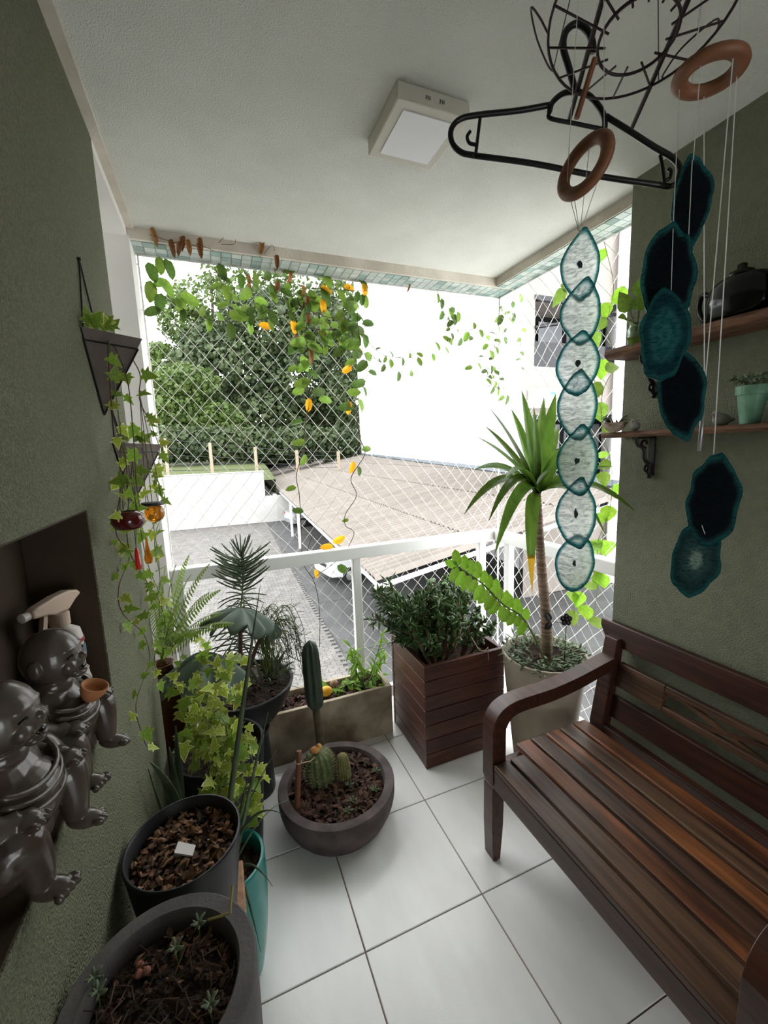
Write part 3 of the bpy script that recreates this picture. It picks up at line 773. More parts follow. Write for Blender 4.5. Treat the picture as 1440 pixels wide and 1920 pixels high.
def stem(parent, pts, r0, r1=None, mat=None, name='stem', n=6, k=5):
    p = spline(pts, k); m = len(p); r1 = r0 if r1 is None else r1
    return obj(name, MB().tube(p, [r0 + (r1 - r0) * i / (m - 1) for i in range(m)], n), mat or m_stem, parent, smooth=True), p
# leaf meshes
L_hoya = [blade('leaf', m, .30, OVAL, fold=.16, curl=c) for m, c in ((m_hoya, .1), (m_hoya, .3), (m_hoyad, .12), (m_hoyad, .25))]
L_yel = [blade('leaf', m_yel, .27, OVAL, fold=.25, curl=c) for c in (.15, .4)]
L_dry = [blade('leaf', m_dry, .20, OVAL, fold=.5, curl=c, wave=.06) for c in (.3, .6)]
L_ivy = [ivy_leaf('leaf', m_ivy), ivy_leaf('leaf', m_ivy, .8), ivy_leaf('leaf', m_ivyd, 1.1)]
L_ivyg = [ivy_leaf('leaf', m_ivyd), ivy_leaf('leaf', m_ivyd, .85), ivy_leaf('leaf', m_ivy)]
L_lime = [blade('leaflet', m_lime, .30, OVAL, fold=.1, curl=.15)]
L_heart = [blade('leaf', m_heart, .42, HEART, fold=.12, curl=.15), blade('leaf', m_hoya, .42, HEART, fold=.15, curl=.25)]
L_jade = [fat_leaf('leaf', m_jadep, .30, .12), fat_leaf('leaf', m_jadep, .22, .12)]
L_nar = [blade('leaf', m_jadep, .10, LANCE, fold=.3, curl=c) for c in (.1, .4)]
L_lan = [blade('leaf', m_lime, .13, LANCE, fold=.2, curl=c) for c in (.1, .5)]
L_succ = [fat_leaf('leaf', m_succ, .16, .12)]
def rodleaf(bend):
    p = [V((0, t / 6, bend * (t / 6) ** 2)) for t in range(7)]
    return MB().tube(p, [.026, .032, .032, .03, .028, .03, .014], 5).mesh('leaf', m_narrow, True)
L_rod = [rodleaf(b) for b in (.05, .18, -.25, -.6)]

# cactus bowl
def cactus_bowl():
    c = (.377, 1.64); z = .16
    t = thing('cactus_bowl', (*c, 0), 'shallow round dark concrete bowl planted with three cacti', 'planter')
    pot(t, c, 0, z, .212, .256, m_bowl, lip=.042, bulge=.016, name='bowl', soil=.125, n=56)
    chips(t, disc(c, .195, .130), 520, .034, m_bark)
    # tall column
    b = V((.345, 1.80, .12)); m1 = onY(592, 1326, 1.80); m2 = onY(580, 1200, 1.78)
    st, _ = stem(t, [b, (b + m1) / 2 + V((.004, 0, 0)), m1], .021, .017, M('corky_cactus_base', (.06, .045, .03), (.09, .07, .045), .9, 40), 'cactus_stem', 10)
    def ribbed(name, a, b_, r, ribs, mat, amp=.14, pinch=.55):
        mb = MB(); d = b_ - a; n = ribs * 4; q = frame(a, d.cross(V((1, .3, 0))), d); K = 14
        for i in range(K + 1):
            u = i / K; rr = r * (math.sqrt(max(0, 1 - ((u - .12) / .88) ** 8)) if u > .12 else pinch + (1 - pinch) * sin(u / .12 * pi / 2))
            for j in range(n):
                A = 2 * pi * j / n; k = rr * (1 + amp * cos(ribs * A)); mb.v.append(q @ V((k * cos(A), k * sin(A), u * d.length)))
        for i in range(K):
            for j in range(n): j2 = (j + 1) % n; mb.f.append((i * n + j, i * n + j2, (i + 1) * n + j2, (i + 1) * n + j))
        mb.f.append(tuple(range(K * n, K * n + n)))
        o = obj(name, mb, mat, t, smooth=True)
        return o, q, d.length
    def spines(o, q, L, r, ribs, n, ln, mat):
        mb = MB()
        for k in range(ribs):
            A = 2 * pi * k / ribs
            for i in range(n):
                u = .08 + .9 * i / n; rr = r * math.sqrt(max(0, 1 - max(0, (u - .1) / .9) ** 5)) * 1.08
                p = q @ V((rr * cos(A), rr * sin(A), u * L))
                for _ in range(3):
                    dd = q.to_3x3() @ V((cos(A) + U(-.6, .6), sin(A) + U(-.6, .6), U(-.3, .7)))
                    mb.tube([p, p + dd.normalized() * ln * U(.6, 1)], [.0011, .0003], 3, cap=False)
        obj('spines', mb, mat, t, kind='stuff')
    m_sp = M('pale_spine', (.45, .40, .26), None, .6)
    ribbed('column_cactus', m1 - V((0, 0, .01)), m2, .036, 7, m_cact, .2, .4)
    a = V((.325, 1.70, .115)); o, q, L = ribbed('barrel_cactus', a, a + V((-.015, .01, .165)), .062, 14, m_barrel, .10)
    spines(o, q, L, .062, 14, 10, .017, m_sp)
    obj('dry_fruit', MB().ball((.30, 1.70, .292), (.026, .02, .014), 8, 5).ball((.318, 1.705, .297), (.016, .014, .016), 8, 5), M('orange_dry_flower', (.42, .19, .05), (.5, .28, .1), .8, 60), t, smooth=True)
    a = V((.418, 1.655, .115)); o, q, L = ribbed('golden_cactus', a, a + V((-.005, .01, .150)), .027, 16, m_cactg, .08, .9)
    spines(o, q, L, .027, 16, 16, .006, m_sp)
    # stake with twine
    p0, p1 = V((.185, 1.58, .11)), onY(561, 1408, 1.64)
    obj('stake', MB().tube([p0, p1], .0115, 10), m_stick, t)
    k = p0.lerp(p1, .82)
    obj('twine', MB().tube([k + V((.013 * cos(i * .9), .013 * sin(i * .9), .002 * (i % 3))) for i in range(14)] + [k + V((.03, .0, -.008)), k + V((.05, .01, -.018)), k + V((.075, .02, -.014))], .0018, 5), m_twine, t)
    for x, y in ((655, 1475), (705, 1450), (703, 1485), (660, 1505), (652, 1525)):
        p = onZ(x, y, .14)
        obj('sprig_stem', MB().tube([p + V((0, 0, -.03)), p + V((.004, 0, .012))], .0018, 5), m_gstem, t)
        for j in range(11):
            A = j * 2.4; place('leaf', L_succ[0], t, p + V((0, 0, .004 + .001 * j)), (cos(A), sin(A), .35 + j * .07), (0, 0, 1), .026 - .001 * j)
cactus_bowl()

# concrete trough
def trough():
    t = thing('concrete_trough', (.46, 2.14, 0), 'long weathered beige concrete trough with bark, a yellow fruit and leafy plants', 'planter')
    x0, x1, y0, y1, z = .105, .815, 2.035, 2.25, .29; w = .022
    mb = MB()
    mb.box((x0, y0, .0), (x1, y0 + w, z)); mb.box((x0, y1 - w, 0), (x1, y1, z)); mb.box((x0, y0 + w, 0), (x0 + w, y1 - w, z)); mb.box((x1 - w, y0 + w, 0), (x1, y1 - w, z)); mb.box((x0 + w, y0 + w, 0), (x1 - w, y1 - w, .03))
    obj('trough', mb, m_conc, t, bevel=.003)
    obj('soil', MB().box((x0 + w, y0 + w, .03), (x1 - w, y1 - w, .252)), m_soil, t)
    chips(t, lambda: V((U(x0 + .04, x1 - .04), U(y0 + .04, y1 - .04), .256 + U(0, .012))), 330, .032, m_bark)
    for k in range(26):
        p = V((U(.42, .78), U(2.10, 2.21), .262)); A = U(0, 6.28)
        place('leaf', L_lan[k % 2], t, p, (cos(A), sin(A), U(.3, .9)), (0, 0, 1), U(.07, .12))
    b = onY(682, 1290, 2.12)
    b = V((b.x, 2.12, .25))
    for k in range(5):
        top = onY(U(655, 725), U(1195, 1245), 2.12 + U(-.05, .05))
        s, p = stem(t, [b + rv(.012), (b + top) / 2 + rv(.02), top], .004, .002, m_gstem, 'stalk')
        for i in range(4, len(p)):
            for _ in range(3):
                place('leaf', L_lan[int(rnd() * 2)], t, p[i], rv() + V((0, 0, .2)), (0, 0, 1), U(.045, .085))
trough()
tag(obj('yellow_fruit', MB().ball((0, 0, 0), (.036, .028, .027), 16, 10), m_lemon, smooth=True, mw=Matrix.Translation(onZ(611, 1296, .31))), 'small ripe yellow fruit lying on bark in the concrete trough', 'fruit')
tag(obj('brown_nut', MB().ball((0, 0, 0), (.024, .02, .02), 12, 8), m_nut, smooth=True, mw=Matrix.Translation(onZ(626, 1281, .30))), 'wrinkled brown nut lying beside the yellow fruit', 'nut')

# slatted wooden box with the jade plant
def jade_box():
    t = thing('wooden_planter', (1.09, 1.9, 0), 'square red brown slatted wooden planter box holding a dense jade plant', 'planter')
    x0, x1, y0, y1, z = .855, 1.33, 1.70, 2.12, .555
    n = 7; h = z / n; w = .022
    for k in range(n):
        a, b = k * h + .0015, (k + 1) * h - .0015
        obj('slat', MB().box((x0, y0, a), (x1, y0 + w, b)), m_boxw, t, bevel=.003); obj('slat', MB().box((x0, y1 - w, a), (x1, y1, b)), m_boxw, t, bevel=.003)
        obj('slat', MB().box((x0 + .002, y0 + w + .0005, a), (x0 + w, y1 - w - .0005, b)), m_boxw, t, bevel=.003); obj('slat', MB().box((x1 - w, y0 + w + .0005, a), (x1 - .002, y1 - w - .0005, b)), m_boxw, t, bevel=.003)
    obj('liner', MB().box((x0 + w, y0 + w, .02), (x1 - w, y1 - w, .40)), m_black, t)
    obj('soil', MB().box((x0 + w + .004, y0 + w + .004, .40), (x1 - w - .004, y1 - w - .004, .475)), m_soil, t)
    cx, cy = 1.08, 1.92
    tips = []
    for k in range(46):
        A = U(0, 2 * pi); q = math.sqrt(rnd())
        top = V((cx + .02 + .30 * q * cos(A), cy + .23 * q * sin(A), .66 + .22 * (1 - q * q) + U(-.05, .04)))
        base = V((cx + .13 * q * cos(A) + U(-.03, .03), cy + .11 * q * sin(A), .46))
        s, p = stem(t, [base, base.lerp(top, .5) + rv(.03) + V((0, 0, .03)), top], U(.007, .011), .004, m_bran, 'branch')
        tips.append((p, (top.x < .93 or rnd() < .12)))
    for k in range(14):                       # narrow leaved shoots leaning out to the left
        top = onY(U(695, 760), U(1075, 1190), U(1.80, 2.05)); base = V((.93 + U(-.04, .05), 1.9 + U(-.12, .12), .46))
        s, p = stem(t, [base, base.lerp(top, .5) + V((0, 0, .06)), top], .006, .003, m_bran, 'branch'); tips.append((p, True))
    big = MB(); cnt = 0
    for p, nar in tips:
        n = len(p)
        for i in range(n // 3, n):
            for _ in range(6):
                d = (p[i] - p[i - 1]).normalized() * .6 + rv(1) + V((0, 0, .15))
                pos = p[i] + rv(.012); s = U(.045, .075) if nar else U(.030, .050)
                if cnt < 290 and pos.z > .6 and rnd() < .35 and (pos.y < 1.95 or pos.z > .78):
                    place('leaf', (L_nar if nar else L_jade)[int(rnd() * 2)], t, pos, d, rv() + V((0, 0, 1)), s); cnt += 1
                else:
                    q = frame(pos, d, rv() + V((0, 0, 1))) @ Matrix.Scale(s, 4)
                    w_ = .11 if nar else .30
                    big.add([(0, 0, 0), (w_, .45, .05), (0, .5, .12), (-w_, .45, .05), (0, .5, -.08), (0, 1, 0)], [(0, 1, 2), (0, 2, 3), (1, 5, 2), (2, 5, 3), (0, 4, 1), (0, 3, 4), (4, 5, 1), (3, 5, 4)], q)
    obj('inner_leaves', big, m_jadep, t, kind='stuff')
    p = onY(905, 1222, 1.70)
    obj('dry_stalk', MB().tube([p + V((-.05, .03, .08)), p + V((-.02, .0, .012)), p + V((.01, -.003, .005)), p + V((.03, -.004, .02)), p + V((.032, -.004, -.05))], .002, 5), m_twine, t)
jade_box()

# tall taupe pot with the dracaena
def dracaena():
    c = (1.417, 1.506); z = .60
    t = thing('potted_dracaena', (*c, 0), 'tall tapered taupe pot with a strap leaved dracaena on a ringed trunk', 'potted plant')
    pot(t, c, 0, z, .135, .199, m_taupe, lip=.014, name='pot', soil=.56, n=48)
    top = onY(1007, 925, 1.50)
    tr = spline([(c[0] + .012, c[1], .55), (c[0] + .01, c[1], .75), (c[0] - .03, c[1], 1.05), tuple(top)], 30)
    obj('trunk', MB().tube(tr, [(.030 - .013 * i / len(tr)) * (1 + (.06 if i % 2 else -.04)) for i in range(len(tr))], 14), m_trunk, t, smooth=True)
    def strap(tip, w, lift, yoff, mat=m_strapg, twist=0, name='leaf', a=0., bb=1., curvex=0):
        tip = V(tip); b = top + rv(.008); mid = b.lerp(tip, .5) + V((curvex, 0, lift)); K = 14; mb = MB(); mb.r = []
        pts = []
        for i in range(K + 1):
            u = a + (bb - a) * i / K; pts.append((b * (1 - u) ** 2 + mid * 2 * u * (1 - u) + tip * u * u, u))
        for i, (p, u) in enumerate(pts):
            d = (pts[min(i + 1, K)][0] - pts[max(i - 1, 0)][0]).normalized()
            side = d.cross(V((CD.x, CD.y, 0)) * -.6 + V((0, 0, .8))).normalized(); nrm = side.cross(d)
            ww = w * min(1, .38 + 2.4 * u) * max(.02, 1 - u ** 3.2)
            for k in (-1, -.5, 0, .5, 1): mb.v.append(p + side * ww * k + nrm * abs(k) * ww * .35); mb.r.append(abs(k))
        for i in range(K):
            for k in range(4): q = i * 5 + k; mb.f.append((q, q + 1, q + 6, q + 5))
        return obj(name, mb, mat, t, smooth=True)
    tips = [((978, 732), .05, 1.50, .030), ((915, 762), .05, 1.45, .024), ((907, 797), .04, 1.55, .026), ((891, 818), .05, 1.40, .028), ((958, 766), .06, 1.62, .024), ((1042, 738), .04, 1.48, .034),
            ((1020, 745), .02, 1.68, .030), ((889, 881), .12, 1.35, .022), ((895, 880), .10, 1.60, .018), ((870, 965), .20, 1.42, .026), ((916, 978), .22, 1.33, .024), ((927, 1042), .24, 1.30, .030),
            ((1194, 962), .16, 1.10, .027), ((1152, 876), .06, 1.33, .022), ((1136, 1005), .22, 1.32, .028), ((1060, 880), .08, 1.28, .026), ((945, 900), .14, 1.22, .020), ((1080, 820), .05, 1.4, .028),
            ((1000, 760), .02, 1.38, .028), ((1048, 800), .03, 1.62, .03)]
    for (x, y), lift, Y, w in tips: strap(onY(x, y, Y), w, lift, 0)
    # hanging leaf with yellow end
    tp = onY(998, 1112, 1.42)
    strap(tp, .032, .22, 0, a=0, bb=.80, curvex=-.05); strap(tp, .033, .22, 0, mat=m_tip, a=.78, bb=1, curvex=-.05, name='yellow_leaf_end')
    # arching branch with paired leaflets
    s, p = stem(t, [(1.36, 1.40, .56), tuple(onY(985, 1165, 1.40)), tuple(onY(945, 1135, 1.38)), tuple(onY(905, 1095, 1.36)), tuple(onY(858, 1062, 1.36))], .005, .002, m_gstem, 'branch', k=4)
    for i in range(4, len(p)):
        d = (p[i] - p[i - 1]).normalized()
        for sd in (-1, 1):
            place('leaflet', L_lime[0], t, p[i], d * .35 + V((.25 * sd, -.1, -.85 if sd < 0 else .55)) + rv(.12), -CD + rv(.3), U(.055, .075))
    place('leaflet', L_lime[0], t, p[-1], (-1, 0, .5), -CD, .06)
    # ground cover
    low = MB(); n = 0
    for k in range(420):
        A = U(0, 2 * pi); q = .19 * math.sqrt(U(.15, 1)); pos = V((c[0] + q * cos(A), c[1] + q * sin(A), .575 + U(0, .045)))
        d = V((cos(A), sin(A), 0)) * .7 + rv(.9) + V((0, 0, .3)); s_ = U(.03, .05)
        if n < 120 and pos.y < 1.5: place('ground_cover_leaf', L_succ[0], t, pos, d, (0, 0, 1), s_); n += 1
        else:
            low.add([(0, 0, 0), (.15, .45, .05), (0, .5, .12), (-.15, .45, .05), (0, 1, 0)], [(0, 1, 2), (0, 2, 3), (1, 4, 2), (2, 4, 3), (0, 3, 4, 1)], frame(pos, d, (0, 0, 1)) @ Matrix.Scale(s_, 4))
    obj('ground_cover', low, m_succ, t, kind='stuff')
    return c
dracaena()
def metal_flower():
    p = onY(1062, 1162, 1.40); b = V((p.x - .005, 1.40, .575))
    t = thing('metal_flower_stake', b, 'dark metal flower ornament on a thin stake in the taupe pot', 'ornament')
    obj('stake', MB().tube([b, p], .0018, 6), m_bm, t)
    for k in range(5):
        A = k * 2 * pi / 5 + .3; q = p + (CR * cos(A) + CU * sin(A)) * .017
        obj('petal', MB().ball((0, 0, 0), (.013, .005, .013), 10, 6), m_bm, t, smooth=True, mw=frame(q, CD, CU))
    obj('heart', MB().ball(p - CD * .004, .007, 8, 6), m_bm, t, smooth=True)
    p2 = onY(1032, 1165, 1.40)
    obj('side_wire', MB().tube([p + V((0, 0, -.02)), p2], .0014, 5), m_bm, t)
    for k in (-1, 1): obj('wing', blade('wing', m_bm, .35, OVAL), None, t, mw=frame(p2, CU * .8 * k - CR * .4, -CD) @ Matrix.Scale(.045, 4))
metal_flower()
# ---------------------------------------------------------------- pots along the left wall
def grey_pot():
    c = (-.137, .580); z = .865
    t = thing('tall_grey_planter', (*c, 0), 'tall dark grey planter with a broad flat rim and dry soil', 'planter')
    pot(t, c, 0, z, .10, .131, m_grey, lip=.028, bulge=.006, name='pot', soil=.835, n=56)
    chips(t, disc(c, .092, .836), 240, .011, m_bark)
    chips(t, disc(c, .085, .840), 22, .011, m_barkl, 'pale_chips')
    for x, y in ((262, 1810), (275, 1820), (260, 1826), (325, 1772)): obj('pebble', MB().ball((0, 0, 0), (.0062, .0055, .0055), 10, 7), m_peb, t, smooth=True, mw=Matrix.Translation(onZ(x, y, .850)))
    for k in range(46):
        a = disc(c, .085, .848)(); A = U(0, 6.28)
        obj('root', MB().tube([a, a + V((cos(A) * .02, sin(A) * .02, U(0, .012))), a + V((cos(A + .5) * .045, sin(A + .5) * .045, 0))], U(.0006, .0012), 4), m_stem, t)
    for x, y in ((373, 1738), (330, 1785), (178, 1842), (185, 1868), (395, 1890)):
        p = onZ(x, y, .865)
        for j in range(9): A = j * 2.4; place('leaf', L_succ[0], t, p + V((0, 0, .0015 * j)), (cos(A), sin(A), .5), (0, 0, 1), .014)
        obj('sprig_stem', MB().tube([p + V((0, 0, -.03)), p], .001, 4), m_gstem, t)
    obj('twig', MB().tube([onZ(390, 1725, .86), onZ(432, 1712, .88), onZ(436, 1660, .90)], .002, 5), M('yellow_twig', (.30, .26, .08), None, .7), t)
grey_pot()
def black_pot():
    c = (-.141, .945); z = .76
    t = thing('black_bark_pot', (*c, .535), 'round black plastic pot filled with pale bark chunks', 'planter')
    pot(t, c, .535, z, .095, .122, m_black, lip=.008, name='pot', soil=.715, n=48)
    chips(t, disc(c, .105, .722), 170, .019, m_barkl, 'bark_chunks'); chips(t, disc(c, .108, .72), 240, .017, m_bark)
black_pot()
tag(obj('plastic_scrap', MB().prism([(-.022, -.012), (.018, -.016), (.024, .012), (-.016, .018)], -.002, .002), m_quartz, mw=Matrix.Translation(onZ(346, 1593, .742)) @ Matrix.Rotation(.5, 4, 'Y')), 'clear plastic scrap lying on the bark in the black pot', 'plastic scrap')
def stool():
    c = V((-.141, .945, 0))
    t = thing('wooden_stool', c, 'small tan wooden stool carrying the black bark pot', 'stool')
    obj('seat', MB().box((c.x - .115, c.y - .115, .505), (c.x + .115, c.y + .115, .533)), m_stoolw, t, bevel=.004)
    for sx in (-1, 1):
        for sy in (-1, 1): obj('leg', MB().box((c.x + sx * .09 - .015, c.y + sy * .09 - .015, 0), (c.x + sx * .09 + .015, c.y + sy * .09 + .015, .505)), m_stoolw, t)
stool()
def long_leaf(t, base, tip, lift, w, mat, out=V((0, 0, 0)), round_=False, name='leaf'):
    base, tip = V(base), V(tip); mid = base.lerp(tip, .5) + V((0, 0, lift)) + out; K = 14
    pts = [base * (1 - u) ** 2 + mid * 2 * u * (1 - u) + tip * u * u for u in [i / K for i in range(K + 1)]]
    if round_: return obj(name, MB().tube(pts, [max(.0008, w * (1 - (i / K) ** 2.5)) for i in range(K + 1)], 7), mat, t, smooth=True)
    mb = MB()
    for i, p in enumerate(pts):
        d = (pts[min(i + 1, K)] - pts[max(i - 1, 0)]).normalized(); sd = d.cross(CD); sd = sd.normalized() if sd.length > .05 else V((1, 0, 0)); nn = sd.cross(d); u = i / K
        ww = w * (.6 + .4 * sin(pi * min(1, u * 1.3))) * max(.03, 1 - u ** 4)
        for k in (-1, 0, 1): mb.v.append(p + sd * ww * k + nn * (abs(k) * ww * .35))
    for i in range(K):
        for k in range(2): q = i * 3 + k; mb.f.append((q, q + 1, q + 4, q + 3))
    o = obj(name, mb, mat, t, smooth=True); so = o.modifiers.new('thick', 'SOLIDIFY'); so.thickness = .003
    return o
def teal_pot():
    c = (-.076, 1.21); z = .40
    t = thing('teal_pot', (*c, 0), 'glossy teal glazed pot with long thin pointed leaves', 'potted plant')
    pot(t, c, 0, z, .082, .112, m_teal, lip=.012, bulge=.012, name='pot', soil=.35, n=40)
    chips(t, disc(c, .09, .352), 60, .02, m_bark)
    b = V((c[0], c[1], .35))
    for tip, lift, w in ((onY(488, 1097, 1.36), .02, .0095), (onY(503, 1335, 1.40), .02, .007), (onY(528, 1526, 1.12), .16, .0055), (onY(489, 1785, .98), .22, .006), (onY(511, 1662, 1.05), .12, .0045), (onY(470, 1440, 1.3), .05, .006), (onY(540, 1500, 1.35), .10, .003), (onY(520, 1405, 1.42), .06, .003)):
        long_leaf(t, b + V((U(-.03, .03), U(-.03, .03), 0)), tip, lift, w, m_snake, round_=True)
teal_pot()
def snake_plant():
    c = (-.205, 1.34)
    t = thing('snake_plant', (*c, 0), 'banded snake plant leaning on the rough green wall in a slim black pot', 'potted plant')
    pot(t, c, 0, .42, .045, .056, m_black, lip=.006, name='pot', soil=.39, n=28)
    b = V((c[0], c[1], .39))
    for tip, lift, w, out in ((onY(282, 1428, 1.20), .06, .020, V((.03, 0, 0))), (onY(279, 1440, 1.12), -.10, .008, V((-.0, 0, -.02))), (onY(330, 1360, 1.35), .03, .016, V((0, 0, 0))), (onY(318, 1400, 1.30), .03, .014, V((0, 0, 0)))):
        long_leaf(t, b + rv(.012), tip, lift, w, m_snake, out)
snake_plant()
# ---- ivy in the tall black planter
ISTEM = []
def ivy_leaves(t, pts, sp, size, meshes, spread=.02, face=None, every=2):
    acc = 0
    for i in range(1, len(pts)):
        acc += (pts[i] - pts[i - 1]).length
        if acc < sp: continue
        acc = 0
        f = (C0 - pts[i]).normalized()
        d = V((U(-1, 1), U(-.4, .4), U(-.9, .35)))
        off = rv(spread)
        q = pts[i] + off
        q.x = max(q.x, -.262)
        place('leaf', random.choice(meshes), t, q, d, f + rv(.6) + V((0, 0, .5)), size * U(.65, 1.2))
def ivy_planter():
    c = (-.085, 1.62); z = .50
    t = thing('ivy_planter', (*c, 0), 'tall black planter overflowing with cream edged variegated ivy', 'potted plant')
    pot(t, c, 0, z, .13, .170, m_black, lip=.014, name='pot', soil=.46, n=44)
    b = V((c[0], c[1] - .05, .48))
    ends = [(onY(400, 1300, 1.50)), (onY(350, 1320, 1.50)), (onY(330, 1280, 1.55)), (onY(450, 1300, 1.52)), (onY(460, 1400, 1.42)), (onY(430, 1430, 1.40)), (onY(480, 1440, 1.40)), (onY(400, 1450, 1.38)), (onY(440, 1490, 1.34)), (onY(410, 1510, 1.32)), (onY(460, 1520, 1.33)), (onY(390, 1380, 1.44)), (onY(350, 1380, 1.46)), (onY(425, 1360, 1.45)), (onY(370, 1420, 1.42)), (onY(420, 1250, 1.58)), (onY(380, 1230, 1.6)), (onY(445, 1240, 1.6)), (onY(470, 1480, 1.35)), (onY(400, 1480, 1.36)), (onY(375, 1345, 1.47)), (onY(410, 1400, 1.42))]
    for k, e in enumerate(ends):
        q = V(e); q.x = max(q.x, -.25); start = b + V((U(-.08, .09), U(-.08, .05), 0))
        s, p = stem(t, [start, start.lerp(q, .45) + V((0, 0, .09 + .05 * rnd())) + rv(.02), q], .0022, .0013, m_gstem, 'stem', n=5, k=9)
        ivy_leaves(t, p[5:], .0145, .040, L_ivy, .034)
        for _ in range(4): place('leaf', random.choice(L_ivy), t, q + rv(.03), rv() + V((0, -.3, -.2)), (C0 - q).normalized() + rv(.5), .05 * U(.7, 1.15))
ivy_planter()

# ---- hanging wall planters with trailing ivy
def wall_planter(label, hook, A, B, C, D, trails):
    t = thing('wall_planter', hook, label, 'wall planter', 'wall planters in black wire hangers')
    hook, A, B, C, D = [V(p) for p in (hook, A, B, C, D)]
    cen = (A + B + C + D) / 4
    th = .012
    outer = [A, B, C, D]; topc = (A + B + C) / 3
    inn = [p.lerp(topc, .10) for p in (A, B, C)] + [D.lerp(topc, .22)]
    mb = MB().add(outer + inn, [(0, 3, 1), (1, 3, 2), (2, 3, 0), (0, 1, 5, 4), (1, 2, 6, 5), (2, 0, 4, 6), (4, 5, 7), (5, 6, 7), (6, 4, 7)])
    obj('pot', mb, m_clay, t)
    obj('soil', MB().add([p.lerp(D, .12) for p in inn[:3]], [(0, 1, 2)]), m_soil, t)
    def grow(p, k=.0): return p + (p - cen).normalized() * k
    w = MB()
    a2, b2, c2 = [p.lerp(D, .14) for p in (A, B, C)]; e = .003
    a2, b2, c2, d2 = grow(a2, e), grow(b2, e), grow(c2, e), grow(D, e)
    for p, q in ((hook, a2), (hook, b2), (a2, b2), (a2, c2), (b2, c2), (a2, d2), (c2, d2), (b2, d2)): w.tube([p, q], .0022, 6)
    w.tube([hook + V((-.01, 0, 0)), hook + V((.004, 0, 0))], .004, 6)
    obj('wire_hanger', w, m_wire, t)
    top = (A + B + C) / 3
    for tr in trails:
        s, p = stem(t, [top, (top + V(tr[0])) / 2 + V((0, 0, .02))] + [V(q) for q in tr], .0016, .001, m_stem if rnd() < .5 else m_gstem, 'stem', n=5, k=7)
        ivy_leaves(t, p[8:], .062, .036, L_ivyg, .010)
    for k in range(7): place('leaf', random.choice(L_ivyg), t, C.lerp(A, .3 + .4 * rnd()) + V((-.02, 0, .012)), (U(-.3, .8), U(-.6, .3), U(.2, .9)), V((.4, -.8, .3)) + rv(.4), U(.035, .05))
    return t
x = XL + .004
A1 = onX(152, 612, x); D1 = onX(196, 776, x); h1 = onX(148, 485, x)
C1 = onX(268, 645, -.150); B1 = V((x, A1.y + .20, A1.z - .0))
def W_(*pp): return [onX(px_, py_, X_) for px_, py_, X_ in pp]
wall_planter('grey brown pyramid planter in black wire, hung higher on the wall', h1, A1, B1, V((C1.x, C1.y, A1.z - .003)), D1, [
    W_((205, 700, -.20), (212, 780, -.21), (235, 860, -.21), (240, 940, -.20)), W_((262, 700, -.17), (262, 750, -.17), (285, 800, -.17), (300, 850, -.18), (290, 900, -.18), (300, 960, -.18)),
    W_((240, 720, -.18), (250, 820, -.19), (255, 900, -.19), (262, 950, -.19)), W_((215, 720, -.2), (228, 820, -.21), (245, 900, -.21), (230, 960, -.2))])
A2 = onX(212, 830, x); D2 = onX(250, 942, x); h2 = onX(209, 765, x); C2 = onX(304, 836, -.165)
wall_planter('grey brown pyramid planter in black wire, hung lower near the column', h2, A2, V((x, A2.y + .17, A2.z)), V((C2.x, C2.y, A2.z - .002)), D2, [
    W_((250, 870, -.2), (255, 960, -.2), (255, 1020, -.2)), W_((285, 880, -.19), (310, 940, -.19), (290, 1010, -.2), (300, 1080, -.2)),
    W_((225, 930, -.24), (218, 1000, -.245), (243, 1040, -.25), (223, 1100, -.25), (230, 1150, -.25), (270, 1190, -.25), (280, 1240, -.25), (255, 1320, -.255), (268, 1380, -.255), (275, 1400, -.25)),
    W_((240, 1020, -.24), (275, 1090, -.24), (300, 1130, -.24), (310, 1180, -.23), (290, 1230, -.24), (300, 1290, -.24)), W_((265, 1000, -.23), (285, 1080, -.23), (320, 1150, -.22), (345, 1200, -.2), (330, 1270, -.22)),
    W_((290, 1000, -.22), (300, 1100, -.22), (280, 1170, -.23), (320, 1220, -.2), (360, 1190, -.16), (385, 1210, -.14))])

